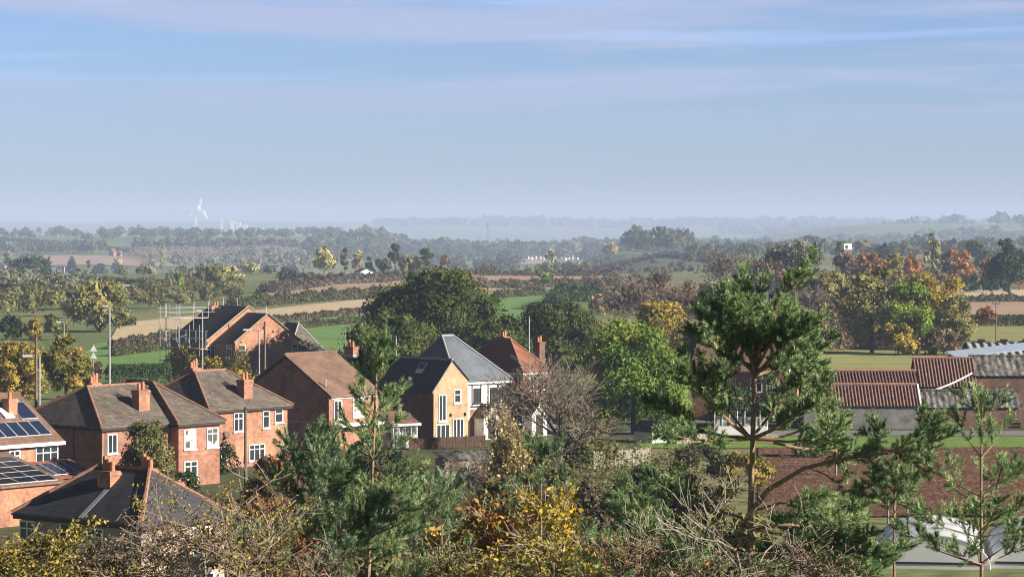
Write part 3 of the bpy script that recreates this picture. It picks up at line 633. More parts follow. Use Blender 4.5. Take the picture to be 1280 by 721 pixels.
Ss.solar(np.array([u2 - 5.5, -2.6, z1]) + e3 * .35, eu, e3, 5, 1, 1.02, 2.2, 'panel_blue', cells=False)

# --- E: white rendered house with blue-grey slate roof and buff brick gable wing
E = House("rendered_house", "white half timbered house with blue grey slate roof and a buff brick gable wing", "house", 539, 490, 4.8, 42)
g0 = .3; g1 = E.u_at(585, 0); ur = E.u_at(565, 0); zr = E.z_at(ur, 0, 451); zR = E.z_at(g1, 0, 475)
dW = 6.0
E.gable_walls(g0, g1, 0, dW, 4.85, zR, zr, ur, M['brick_buff'], 'v', "gable_wing_wall")
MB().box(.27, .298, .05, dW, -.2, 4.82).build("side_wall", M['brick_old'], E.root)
wr = MB(); wr.prism([(0, -.12, 4.72), (ur, -.12, zr + .12), (ur, dW + 3, zr + .12), (0, dW + 3, 4.72)], (0, 0, -.12))
wr.prism([(ur + .002, -.12, zr + .117), (g1 + .1, -.12, zR + .06), (g1 + .1, dW - 1, zR + .06), (ur + .002, dW - 1, zr + .117)], (0, 0, -.12))
wr = wr.build("wing_roof", M['slate_dark'], E.root)
MB().tube([(ur, -.1, zr + .14), (ur, dW + 3, zr + .14)], .12, 6).build("ridge_tiles", M['lead'], wr)
MB().tube([(0, -.15, 4.74), (ur, -.15, zr + .13), (g1 + .1, -.15, zR + .08)], .05, 4).build("verge_trim", M['lead'], wr)
# roof window on the dark slope
t_ = .55; su = ur * t_; sz = 4.72 + (zr + .12 - 4.72) * t_; du = .9 * ur / math.hypot(ur, zr - 4.6); dz = .9 * (zr - 4.6) / math.hypot(ur, zr - 4.6)
vv = E.v_at(527, su)
f1 = MB().prism([(su, vv, sz + .1), (su, vv + 1.0, sz + .1), (su + du * 1.3, vv + 1.0, sz + dz * 1.3 + .1), (su + du * 1.3, vv, sz + dz * 1.3 + .1)], (.02, 0, -.1)).build("roof_window", M['alu'], E.root)
MB().prism([(su + .1, vv + .12, sz + .19), (su + .1, vv + .88, sz + .19), (su + du * 1.3 - .1, vv + .88, sz + dz * 1.3 + .05), (su + du * 1.3 - .1, vv + .12, sz + dz * 1.3 + .05)], (0, 0, -.02)).build("pane", M['glass'], f1)
E.window('front', 0, E.u_at(548, 0), 2.0, .95, 2.5, 1, label="tall narrow white window in the buff gable"); E.window('front', 0, E.u_at(567.5, 0), 3.65, .85, 1.3, 0, .4)
E.window('front', 0, E.u_at(566, 0), .35, 1.35, 1.8, 2, sill=False); E.window('front', 0, E.u_at(545, 0), .3, 1.7, 1.4, 2)
for px_ in (563, 581): u_ = E.u_at(px_, 0); MB().tube([(u_, -.1, 2.4), (u_, -.1, 2.7)], .07, 6).build("wall_lamp", M['black'], E.root)
# main block
vm = .5; m0 = E.u_at(571, vm); m1 = E.u_at(641, vm); zm = E.z_at(m0, vm, 477)
uA = E.u_at(552.5, vm + 4.6); uB_ = E.u_at(566, vm + 4.6); zA = E.z_at(uA, vm + 4.6, 419.5)
E.walls(m0 + .9, m1 - .4, vm + .4, vm + 8.8, zm - .1, M['render_white'])
E.hip(m0, m1, vm, vm + 9.2, zm, zA, 'u', uA - m0, m1 - uB_, M['slate_blue'], ridge=M['lead'])
vw_ = vm + .4
tb = MB()
for px_ in (590, 601, 610, 622, 633):
    u_ = E.u_at(px_, vw_); tb.box(u_ - .07, u_ + .07, vw_ - .04, vw_ - .002, 3.2, zm - .35)
tb.box(E.u_at(587, vw_), E.u_at(638, vw_), vw_ - .045, vw_ - .003, 3.05, 3.2); tb.build("timber_frame", M['timber'], E.root)
for px_ in (592, 612.5, 624): E.window('front', vw_ - .04, E.u_at(px_, vw_), 3.5, .9, 1.4, 1, frame='timber')
MB().box(E.u_at(587, vw_), E.u_at(638, vw_), vw_ - .04, vw_ - .003, .1, 2.9).build("ground_floor_wall", M['brick'], E.root)
for px_ in (592, 652):   # gabled porches
    u_ = E.u_at(px_, vw_); pb = MB().prism([(u_, vw_ - 1.5, 0), (u_ + 2, vw_ - 1.5, 0), (u_ + 2, vw_ - 1.5, 2.3), (u_ + 1, vw_ - 1.5, 3.3), (u_, vw_ - 1.5, 2.3)], (0, 1.45, 0)).build("porch", M['render_white'], E.root)
    pr = MB().prism([(u_ - .25, vw_ - 1.75, 2.15), (u_ + 1, vw_ - 1.75, 3.45), (u_ + 1, vw_ - .05, 3.45), (u_ - .25, vw_ - .05, 2.15)], (0, 0, -.1))
    pr.prism([(u_ + 1.002, vw_ - 1.75, 3.447), (u_ + 2.25, vw_ - 1.75, 2.15), (u_ + 2.25, vw_ - .05, 2.15), (u_ + 1.002, vw_ - .05, 3.447)], (0, 0, -.1)); pr.build("porch_roof", M['tile_brown'], pb)
    MB().box(u_ + .55, u_ + 1.45, vw_ - 1.54, vw_ - 1.502, .1, 2.1).build("door", M['timber'], pb)

# --- small white conservatory on the dark side of the wing
K = House("conservatory", "small white framed conservatory with tiled roof beside the dark side wall", "conservatory", 490, 530, 2.3, 30)
K.walls(.1, 2.7, .1, 3.0, .7, M['render_white'])
K.slab([(-.1, -.15, 2.3), (2.95, -.15, 2.3), (2.9, 2.9, 3.3), (-.1, 2.9, 3.3)], .12, M['tile_brown'])
MB().box(-.1, 2.95, -.2, -.152, 2.1, 2.32).build("fascia", M['white'], K.root)
K.window('front', .1, .12, .7, 2.55, 1.45, 3, sill=False, glass='curtain'); K.window('left', .1, .15, .7, 2.7, 1.45, 3, sill=False, glass='curtain')

# --- F: red tiled house behind
Ff = House("red_roofed_house", "house behind the slate roof with steep red clay tiled hips and two chimneys", "house", 654, 465, 5.2, 48)
wF = Ff.u_at(690); dF = 10.0; um = wF / 2; vF = Ff.v_at(638, um); zrF = Ff.z_at(um, vF, 423.5); vF2 = Ff.v_at(618, um)
Ff.walls(OV, wF - OV, OV, dF - OV, 5.1, M['brick'])
Ff.hip(0, wF, 0, max(dF, vF2 + vF), 5.2, zrF, 'v', vF, vF, M['tile_red'])
Ff.window('front', OV, wF * .3, 3.2, 1.2, 1.4, 1); Ff.window('front', OV, wF * .65, 3.2, 1.2, 1.4, 1)
vc = Ff.v_at(630, um + .5); Ff.chimney(um + .5, vc, zrF - .8, Ff.z_at(um, vc, 420.5), .8, .8, 2)
uc = Ff.u_at(674, 3); Ff.chimney(uc, 3, 5.3, Ff.z_at(uc, 3, 427), .9, .9, 2, mat='brick_old')

# --- G: brick house being re-roofed, with gable towards us
G = House("gabled_house", "orange brick gabled house with dark roof, wrapped in scaffolding at its far end", "house", 293.6, 427, 5.0, 38)
wG = G.u_at(375.6); ur = wG / 2; zrG = G.z_at(ur, 0, 391.5)
G.gable_walls(.15, wG - .15, .15, 9, 4.9, 4.9, zrG - .15, ur, M['brick_orange'], 'v')
gr = MB(); gr.prism([(-.1, 0, 4.9), (ur, 0, zrG), (ur, 9, zrG), (-.1, 9, 4.9)], (0, 0, -.14)); gr.prism([(ur + .002, 0, zrG - .003), (wG + .1, 0, 4.9), (wG + .1, 9, 4.9), (ur + .002, 9, zrG - .003)], (0, 0, -.14))
gr = gr.build("roof", M['slate_dark'], G.root)
MB().tube([(-.12, -.05, 4.92), (ur, -.05, zrG + .04), (wG + .12, -.05, 4.92)], .07, 4).build("verge_trim", M['boards'], gr)
for px_, z_ in ((299, 2.9), (365, 2.9)): G.window('front', .15, G.u_at(px_, .15), z_, .95, 1.6, 0, .45)
G.window('left', .15, 1.0, 2.9, 1.3, 1.6, 1, .3)
MB().tube([(ur - .55, .08, zrG - 1.9), (ur - .55, -.1, zrG - 1.9)], .14, 6).build("wall_vent", M['black'], G.root)
MB().tube([(ur, .4, zrG), (ur, .4, zrG + .9)], .06, 5).build("flue", M['steel'], G.root)
v2 = 5.2; ub = G.u_at(311, v2); zb = G.z_at(ub, v2, 383.5); uLb = G.u_at(252, v2 + 1.5); zl = 4.9
G.gable_walls(uLb, 2 * ub - uLb, v2, v2 + 9.5, zl, zl, zb - .12, ub, M['brick_orange'], 'v', "rear_block_wall")
br_ = MB(); br_.prism([(uLb - .3, v2 + .25, zl - .2), (ub, v2 + .25, zb - .1), (ub, v2 + 9.7, zb - .1), (uLb - .3, v2 + 9.7, zl - .2)], (0, 0, .16))
br_.prism([(ub + .002, v2 + .25, zb - .103), (2 * ub - uLb + .3, v2 + .25, zl - .2), (2 * ub - uLb + .3, v2 + 9.7, zl - .2), (ub + .002, v2 + 9.7, zb - .103)], (0, 0, .16))
br_ = br_.build("rear_block_roof", M['slate_dark'], G.root)
MB().tube([(uLb - .2, v2 - .03, zl + .05), (ub, v2 - .03, zb + .16), (2 * ub - uLb + .2, v2 - .03, zl + .05)], .1, 4).build("gable_coping", M['boards'], br_)
G.window('front', v2, G.u_at(258, v2), 2.6, 1.3, 1.7, 1, .3)
uc = G.u_at(270, v2 + 8); G.chimney(uc, v2 + 8, zb - 2.5, G.z_at(uc, v2 + 8, 382), 1.9, .8, 2, mat='brick_orange')
# annexe with grey roof on the right
ux = wG + .05; za = G.z_at(wG + 2, 6, 404)
G.walls(ux + .3, ux + 6, 3.5, 9.5, 2.6, M['brick_old'], "annexe_wall")
G.hip(ux, ux + 6.6, 3, 10, 2.7, za, 'v', 2.5, 1.5, M['slate'], "annexe_roof", ridge=M['lead'], fascia=None)

# --- H: long house behind the pine
Hh = House("long_house", "long house behind the tallest pine with dark brown roof and bright brick gable end", "house", 862, 463, 5.2, -15)
wH = Hh.u_at(986); dH = 7.4; vr = dH / 2; zrH = Hh.z_at(wH, vr, 431)
Hh.gable_walls(.1, wH - .1, OV, dH - OV, 5.1, 5.1, zrH - .25, vr, M['brick_orange'], 'u')
hr = MB(); hr.prism([(0, 0, 5.2), (wH, 0, 5.2), (wH, vr, zrH), (0, vr, zrH)], (0, 0, -.14)); hr.prism([(0, dH, 5.2), (0, vr + .002, zrH - .003), (wH, vr + .002, zrH - .003), (wH, dH, 5.2)], (0, 0, -.14))
hr = hr.build("roof", M['tile_brown'], Hh.root)
MB().tube([(wH + .03, 0, 5.2), (wH + .03, vr, zrH + .02), (wH + .03, dH, 5.2)], .09, 4).build("verge_trim", M['white'], hr)
for px_ in (872, 905, 938, 958): Hh.window('front', OV, Hh.u_at(px_, OV), 3.0, 1.25, 1.4, 1, .3)
MB().box(wH - .1, wH + .55, 1.0, 2.0, -.2, zrH - 1.6).build("chimney_breast", M['brick'], Hh.root)
# ------------------------------------------------------------------ farm buildings
def corrug(mb, A, B, Cc_, D_, pitch=.3, amp=.055, per=6):
    """ribbed sheet: eaves A->B, ridge D->C; ribs run up the slope"""
    A, B, Cc_, D_ = (np.asarray(p, float) for p in (A, B, Cc_, D_))
    L = np.linalg.norm(B - A); n = max(2, int(L / pitch * per)); t = np.linspace(0, 1, n + 1)[:, None]
    nn = np.cross(B - A, D_ - A); nn /= np.linalg.norm(nn); nn = nn if nn[2] > 0 else -nn
    wv = amp * np.sin(np.arange(n + 1) * 2 * math.pi / per)[:, None] * nn
    lo = A + (B - A) * t + wv; hi = D_ + (Cc_ - D_) * t + wv
    V = np.concatenate([lo, hi]); i = np.arange(n)[:, None]
    mb.add(V, i + np.array([[0, 1, n + 2, n + 1]])); return mb
def barn(name, label, px0, px1, eave_row, ridge_row, Y, ze, depth, wallmat, roofmat, base_w=True, pitch=.3, amp=.055, wall_z0=-.2, sunlit_gable=None):
    X0, X1 = PX(px0, Y), PX(px1, Y); zr = PZ(ridge_row, Y + depth / 2)
    r = empty(name, (X0, Y, 0), 0, label, "barn"); L = X1 - X0; d = depth
    w = MB().prism([(.15, .25, wall_z0), (.15, d - .25, wall_z0), (.15, d - .25, ze - .1), (.15, d / 2, zr - .2), (.15, .25, ze - .1)], (L - .3, 0, 0)).build("wall", wallmat, r)
    mb = MB(); corrug(mb, (0, 0, ze), (L, 0, ze), (L, d / 2, zr), (0, d / 2, zr), pitch, amp); corrug(mb, (0, d, ze), (L, d, ze), (L, d / 2, zr), (0, d / 2, zr), pitch, amp)
    ro = mb.build("roof", roofmat, r)
    MB().tube([(0, d / 2, zr + .03), (L, d / 2, zr + .03)], .16, 6).build("ridge_tiles", M['ridge'] if 'pantile' in roofmat.name else M['asbestos'], ro)
    if sunlit_gable:
        MB().prism([(L - .148, .25, 0), (L - .148, d - .25, 0), (L - .148, d - .25, ze - .1), (L - .148, d / 2, zr - .2), (L - .148, .25, ze - .1)], (.03, 0, 0)).build("sunlit_gable_skin", sunlit_gable, r)
    return r, L, zr
b1, L1, _ = barn("barn", "low barn with bright orange pantile roof and grey stone front wall by the lane", 1003, 1151, 508.5, 480.5, 291, 2.35, 5.2, M['stone_old'], M['pantile'], pitch=.34, amp=.07)
MB().tube([(L1 + .02, 0, 2.4), (L1 + .02, 2.6, PZ(480.5, 293.6) + .05)], .11, 5).build("verge_trim", M['white'], b1)
b2, L2, _ = barn("barn", "low brick barn with mossy grey sheet roof and sunlit right gable by the lane", 1151, 1278, 510.5, 488, 291.2, 2.2, 4.6, M['brick_old'], M['asbestos'], pitch=.6, amp=.03, sunlit_gable=M['brick_orange'])  # right gable gets a brighter brick skin: its sunlight is put into the colour
fb = MB()
for k in range(4): fb.box(L2 + .1, L2 + 3.2, -.3, -.24, .15 + k * .32, .3 + k * .32)
fb.build("boarded_gate", M['grey_wood'], b2)
b3, L3, _ = barn("barn", "long dark pantiled barn just behind the bright orange roof", 1010, 1150, 482, 463.5, 299, 3.9, 5.6, M['brick_old'], M['pantile_dark'], pitch=.34, amp=.065)
b4, L4, _ = barn("barn", "taller barn with steep rusty red pantile roof in the farm group", 1146, 1222, 483, 447.5, 300, 3.8, 6.4, M['brick_old'], M['pantile'], pitch=.34, amp=.065)
b5, L5, _ = barn("barn", "tall brick barn with streaked mossy sheet roof at the right edge", 1217, 1310, 470, 445, 301, 4.9, 7, M['brick_old'], M['asbestos'], pitch=.7, amp=.03)
b6, L6, _ = barn("barn", "grey corrugated shed roof at the back of the farm", 1214, 1320, 445, 428, 330, 5.6, 9, M['brick_old'], M['tin'], pitch=.9, amp=.1)
for k in range(3): MB().box(1.5 + k * 2.6, 2.3 + k * 2.6, 4.2, 4.8, PZ(428, 334.5) + .1, PZ(428, 334.5) + .4).build("roof_vent", M['black'], b6)
b7 = empty("barn", (PX(1195, 312), 312, 0), 0, "wide shed with shallow pale blue sheet roof behind the mossy barn", "barn")
zz = PZ(446, 312); MB().prism([(0, 0, zz), (12, 0, zz + 1.35), (12, 8, zz + 1.6), (0, 8, zz + .25)], (0, 0, -.12)).build("roof", M['bluesheet'], b7)
MB().box(.2, 11.8, .2, 7.8, -.2, zz - .13).build("wall", M['brick_old'], b7)
pts = [(PX(1215, 299.6), 299.6, PZ(466, 299.6))] + [(PX(1215 - 50 * t, 299.6 - 2.5 * t), 299.6 - 2.5 * t, PZ(466 + 22 * t + 7 * t * (1 - t), 299.6 - 2.5 * t)) for t in np.linspace(.1, 1, 12)]
tag(MB().tube(pts, .09, 6).build("sagging_hose", M['white']), "white hose sagging across the low barn roofs", "hose")

# ------------------------------------------------------------------ polytunnels
def tunnel(px0, px1, base_row, Y, length, h, label, rot=0):
    X0, X1 = PX(px0, Y), PX(px1, Y); wd = X1 - X0
    r = empty("polytunnel", (X0, Y, 0), math.radians(rot), label, "polytunnel", "polytunnels side by side")
    a = np.linspace(0, math.pi, 25); ax = wd / 2 - wd / 2 * np.cos(a); az = h * np.sin(a) ** .9
    nL = 13; V = []; rng = np.random.default_rng(int(px0))
    for j in range(nL):
        yy = length * j / (nL - 1); sag = 1 if j % 3 == 0 else .975 + .01 * rng.random()
        for x, z in zip(ax, az): V.append((wd / 2 + (x - wd / 2) * (1 if j % 3 == 0 else .985), yy, max(z * sag, .02)))
    i = (np.arange(nL - 1)[:, None] * 25 + np.arange(24)[None, :]).ravel()[:, None]
    MB().add(V, i + np.array([[0, 1, 26, 25]])).build("cover", M['film'], r, smooth=True)
    MB().poly([(x, -.01, z) for x, z in zip(ax, az)]).build("end_panel", M['filmgrey'], r)
    for j in (0, 4, 8, 12): MB().tube([(x, length * j / 12 - (.05 if j == 0 else 0), z + .02) for x, z in zip(ax, az)], .045, 5).build("hoop", M['filmgrey'], r)
    MB().box(.3, wd - .3, -.06, -.02, .28, .42).build("base_rail", M['black'], r)
    return r
tunnel(1092, 1236, 712, 173, 12, 2.0, "polytunnel with arched grey end facing the pines, nearest of the white tunnels", -8)
tunnel(1237, 1381, 714, 173, 12, 2.0, "white polytunnel at the right edge of the picture", -8)

# ------------------------------------------------------------------ poles, lamps, signs
def lamp(px, top, Y, label, arm=1.2, side=1, r=.09, mat='steel', group=None):
    z0 = gz(PX(px, Y), Y); h = PZ(top, Y) - z0
    o = empty("street_lamp", (PX(px, Y), Y, z0), 0, label, "street lamp", group)
    MB().tube([(0, 0, 0), (0, 0, h * .3), (0, 0, h)], r * 1.2, 8, r * .7).build("pole", M[mat], o)
    MB().tube([(0, 0, h - .05), (side * arm * .5, 0, h + .08), (side * arm, 0, h + .1)], .05, 6).build("arm", M[mat], o)
    MB().box(min(side * arm * .6, side * (arm + .35)), max(side * arm * .6, side * (arm + .35)), -.14, .14, h + .0, h + .16).build("lantern", M['alu'], o)
    return o
lamp(137, 383.5, 330, "tall grey street lamp standing beside the dark clipped hedge", .45, -1, .13)
lamp(80, 403, 390, "far street lamp rising out of the yellowing roadside trees", .7, -1, .09)
lamp(49.5, 446, 232, "grey street lamp close beside the dark telegraph pole", 1.0, -1, .1)
lamp(324, 413, 300, "grey street lamp with long arm in front of the orange gable", 1.3, -1, .09)
lamp(253, 389, 330, "slim grey lamp column in front of the scaffolding", .3, -1, .1)
def pole(px, top, Y, label, r=.13, arms=0, wood=True, name="telegraph_pole"):
    z0 = gz(PX(px, Y), Y); h = PZ(top, Y) - z0
    o = empty(name, (PX(px, Y), Y, z0), 0, label, "pole")
    MB().tube([(0, 0, 0), (0, 0, h * .5), (0, 0, h)], r, 8, r * .72).build("shaft", M['pole_wood' if wood else 'steel'], o)
    for k in range(arms): MB().box(-.75, .75, -.06, .06, h - .3 - k * .5, h - .18 - k * .5).build("crossarm", M['pole_wood'], o)
    ib = MB()
    for s_ in (-.6, -.2, .2, .6) if arms else (-.09, .09): ib.tube([(s_, -.08, h - .2), (s_, -.08, h + (.08 if arms else -.1))], .035, 5)
    ib.build("insulator", M['black'], o); return o
pole(45, 417, 230, "dark telegraph pole by the golden trees on the left", .14)
pole(331, 402, 302, "wooden telegraph pole in front of the orange gable", .15)
pole(307, 508, 196, "wooden pole standing in front of the chimneyed brick house", .13)
pole(747, 531, 262, "slim weathered pole in the gardens beside the bare tree", .1)
pole(661.5, 395, 345, "thin pole rising behind the red clay roof", .1, 0, False, "pole")
pole(495, 420, 330, "short pale pole behind the slate roofed house", .1, 0, False, "pole")
pole(1245, 378, 490, "telegraph pole with crossarm behind the farm sheds", .12, 1)
pole(320.5, 352, 900, "distant pole standing at the hedge beyond the stubble", .16)
# overhead wires
wb = MB()
for (a, b, sag) in (((307, 512, 196), (45, 420, 230), 1.2), ((307, 512, 196), (331, 405, 302), .8), ((331, 405, 302), (661, 398, 345), 2.5), ((307, 514, 196), (747, 535, 262), 2.5)):
    p = np.array([PX(a[0], a[2]), a[2], PZ(a[1], a[2])]); q = np.array([PX(b[0], b[2]), b[2], PZ(b[1], b[2])])
    o = MB().tube([p + (q - p) * t - np.array([0, 0, sag * 4 * t * (1 - t)]) for t in np.linspace(0, 1, 14)], .012, 3).build("overhead_wire", M['black'])
    tag(o, {0: "overhead wire running from the near pole to the golden trees' pole", 1: "overhead wire from the near pole up to the pole at the orange gable", 2: "overhead wire from the orange gable's pole towards the red roof", 3: "overhead wire crossing the gardens to the slim weathered pole"}[[1.2, .8].index(sag) if sag < 2 else (2 if a[0] == 331 else 3)], "wire")
sg = empty("road_sign", (PX(117, 330), 330, 0), 0, "two triangular road signs one above the other on a post, seen from behind", "road sign")
h = PZ(430, 330); MB().tube([(0, 0, 0), (0, 0, h)], .05, 6).build("post", M['steel'], sg)
for zt in (h - .1, h - .95): MB().prism([(-.42, -.05, zt - .72), (.42, -.05, zt - .72), (0, -.05, zt)], (0, -.03, 0)).build("sign_plate", M['alu'], sg)
fr_ = empty("post_fence", (PX(104, 325), 325, 0), 0, "dark wooden post and rail fence beside the road signs", "fence")
for k in range(5): MB().box(k * .62 - .06, k * .62 + .06, -.06, .06, 0, 1.5).build("post", M['fence_wood'], fr_)
for k in range(3): MB().box(-.1, 2.7, -.1, -.062, .35 + k * .42, .5 + k * .42).build("rail", M['fence_wood'], fr_)

# ------------------------------------------------------------------ scaffolding round the brick house
sc = empty("scaffolding", (G.X, G.Y, 0), G.th, "steel pole scaffolding with board decks around the chimney of the orange house", "scaffolding")
v_a, v_b = v2 - .4, v2 + 9.9; u_a = uLb - 1.5; u_b = uLb - .5
for v_ in np.linspace(v_a, v_b, 5):
    for u_, zt in ((u_a, 7.2 + (v_ > v2 + 6) * 2.6), (u_b, 6.4 + (v_ > v2 + 6) * 3.4)):
        MB().tube([(u_, v_, 0), (u_, v_, zt)], .035, 5).build("standard", M['steel'], sc)
for z_ in (1.9, 3.8, 5.3, 6.3):
    for u_ in (u_a, u_b): MB().tube([(u_, v_a - .4, z_), (u_, v_b + .4, z_)], .035, 5).build("ledger", M['steel'], sc)
for z_ in (2.0, 3.9): MB().box(u_a, u_b + .2, v_a - .3, v_b + .3, z_, z_ + .06).build("deck", M['boards'], sc)
vc0, vc1 = v2 + 6.6, v2 + 10.2; uc0, uc1 = G.u_at(262, v2 + 8), G.u_at(290, v2 + 8)
zt = G.z_at(uc, v2 + 8, 376)
for u_ in np.linspace(u_b, uc1, 5):
    for v_ in (vc0, vc1): MB().tube([(u_, v_, 3.2), (u_, v_, zt + .4 * math.sin(u_ * 5))], .035, 5).build("standard", M['steel'], sc)
zd = G.z_at(uc, v2 + 8, 396)
for z_ in (zd, zd + .75, zd + 1.35):
    for v_ in (vc0, vc1): MB().tube([(u_a - .3, v_, z_), (uc1 + .5, v_, z_)], .035, 5).build("ledger", M['steel'], sc)
MB().box(u_b, uc1, vc0 - .2, vc0 + .55, zd - .08, zd - .02).build("deck", M['boards'], sc); MB().box(u_b, uc0 - .2, vc0 + .56, vc1, zd - .08, zd - .02).build("deck", M['boards'], sc)
for k in range(3): MB().tube([(u_a, v_a + k * 3, .2), (u_a, v_a + k * 3 + 3, 5.2)], .03, 5).build("brace", M['steel'], sc)
MB().tube([(u_a, vc0, 5.0), (uc1, vc0, zd - .1)], .03, 5).build("brace", M['steel'], sc)

# ------------------------------------------------------------------ sheds, garden fences, car
sh = empty("garden_shed", (PX(815, 272), 272, 0), math.radians(38), "pale green garden shed with dark felt roof among the trees", "shed")
shm = mat_noise("pale_green_boards", (.40, .45, .40), (.55, .6, .54), 2, .8, 3, stretch=(.3, .3, 9))
z1 = PZ(538, 272)
MB().prism([(0, 0, 0), (1.9, 0, 0), (1.9, 0, z1), (.95, 0, z1 + .75), (0, 0, z1)], (0, 2.6, 0)).build("wall", shm, sh)
q = MB().prism([(-.2, -.25, z1 - .12), (.95, -.25, z1 + .86), (.95, 2.8, z1 + .86), (-.2, 2.8, z1 - .12)], (0, 0, -.07)); q.prism([(.952, -.25, z1 + .858), (2.1, -.25, z1 - .12), (2.1, 2.8, z1 - .12), (.952, 2.8, z1 + .858)], (0, 0, -.07)); q.build("roof", M['slate_dark'], sh)
dd = MB().box(.45, 1.35, -.04, -.002, .05, z1 - .15).build("door", shm, sh); MB().box(1.2, 1.26, -.09, -.042, .9, 1.1).build("handle", M['black'], dd)
def panel_fence(px0, px1, top, Y, label, mat, n, dY=0, hh=None):
    X0, X1 = PX(px0, Y), PX(px1, Y + dY); L = math.hypot(X1 - X0, dY); o = empty("garden_fence", (X0, Y, 0), math.atan2(dY, X1 - X0), label, "fence")
    h = hh or PZ(top, Y); s_ = L / n
    for k in range(n + 1): MB().box(k * s_ - .06, k * s_ + .06, -.06, .06, 0, h + .08).build("post", mat, o)
    for k in range(n):
        b = MB(); m_ = 12; a0 = k * s_ + .07; st = (s_ - .14) / m_
        for j in range(m_): b.box(a0 + j * st, a0 + j * st + st * .93, -.02 - .012 * (j % 2), .02, .08, h - .02 * (j % 3))
        b.build("fence_panel", mat, o)
    return o
panel_fence(512, 606, 547, 264, "dark brown panel fence below the buff gable", M['fence_wood'], 4, 3)
panel_fence(846, 884, 543, 271, "pale weathered paling fence beside the green shed", M['grey_wood'], 2, 2)
panel_fence(742, 812, 562, 243, "low grey garden fence left of the shed", M['grey_wood'], 4, 5, 1.5)
s2 = empty("garden_shed", (PX(556, 232), 232, 0), math.radians(20), "grey timber shed below the dark brown fence", "shed")
MB().box(0, 4, 0, 2.4, 0, 1.7).build("wall", M['grey_wood'], s2); MB().prism([(-.2, -.2, 1.75), (4.2, -.2, 1.75), (4.2, 2.6, 2.2), (-.2, 2.6, 2.2)], (0, 0, -.07)).build("roof", M['asbestos'], s2)
MB().box(.5, 1.4, -.05, -.002, .05, 1.6).build("door", M['fence_wood'], s2)
gw = empty("greenhouse", (PX(893, 283), 283, 0), math.radians(-6), "low white walled greenhouse behind the pine trunk", "greenhouse")
MB().box(0, 5.2, 0, 2.2, 0, .9).build("wall", M['render_white'], gw)
fm = MB()
for k in range(8): fm.box(k * .74, k * .74 + .05, 0, .05, .9, 1.75); fm.box(k * .74, k * .74 + .05, 2.15, 2.2, .9, 1.75); fm.prism([(k * .74, 0, 1.75), (k * .74, 1.1, 2.35), (k * .74, 2.2, 1.75), (k * .74, 1.1, 2.29)], (.05, 0, 0))
fm.build("frame", M['white'], gw); MB().box(.06, 5.14, .055, 2.14, .9, 1.74).build("glazing", M['curtain'], gw)
mp_ = empty("fence_post", (PX(1045, 236), 236, 0), 0, "pale wooden post at the edge of the ploughed plot", "post"); MB().tube([(0, 0, -.2), (0, 0, 2.1)], .09, 6).build("post_shaft", M['grey_wood'], mp_)
for k, (px_, Y_) in enumerate(((1110, 199), (1118, 198.5), (1134, 198))):
    o = MB().tube([(PX(px_, Y_), Y_, -.2), (PX(px_, Y_), Y_, 1.9 + .15 * k)], .08, 6).build("fence_post", M['grey_wood']); tag(o, "pale stake standing behind the polytunnels", "post", "stakes behind the polytunnels")
def car(px, Y, rot, label, paint):
    o = empty("parked_car", (PX(px, Y), Y, 0), math.radians(rot), label, "car")
    prof = [(-2.1, .35), (2.1, .35), (2.15, .7), (1.9, .92), (1.1, 1.0), (.35, 1.48), (-1.2, 1.5), (-1.9, 1.05), (-2.15, .9)]
    MB().prism([(x, -.85, z) for x, z in prof], (0, 1.7, 0)).build("body", paint, o)
    gl = MB(); gl.prism([(.95, -.862, 1.02), (.33, -.862, 1.42), (-1.1, -.862, 1.43), (-1.65, -.862, 1.05)], (0, 1.724, 0)); gl.prism([(1.16, -.75, .98), (1.16, .75, .98), (.42, .7, 1.47), (.42, -.7, 1.47)], (-.05, 0, .0)); gl.build("window", M['glass'], o)
    for x in (-1.35, 1.35):
        for y in (-.88, .7):
            wh = MB().tube([(x, y, .33), (x, y + .18, .33)], .33, 16).build("wheel", M['black'], o); MB().tube([(x, y - .01, .33), (x, y + .19, .33)], .19, 10).build("rim", M['alu'], wh)
    for y in (-.7, .5): MB().box(2.08, 2.16, y, y + .2, .68, .8).build("headlight", M['alu'], o)
car(683, 285, -20, "white parked car behind the bare tree's branches", M['white'])
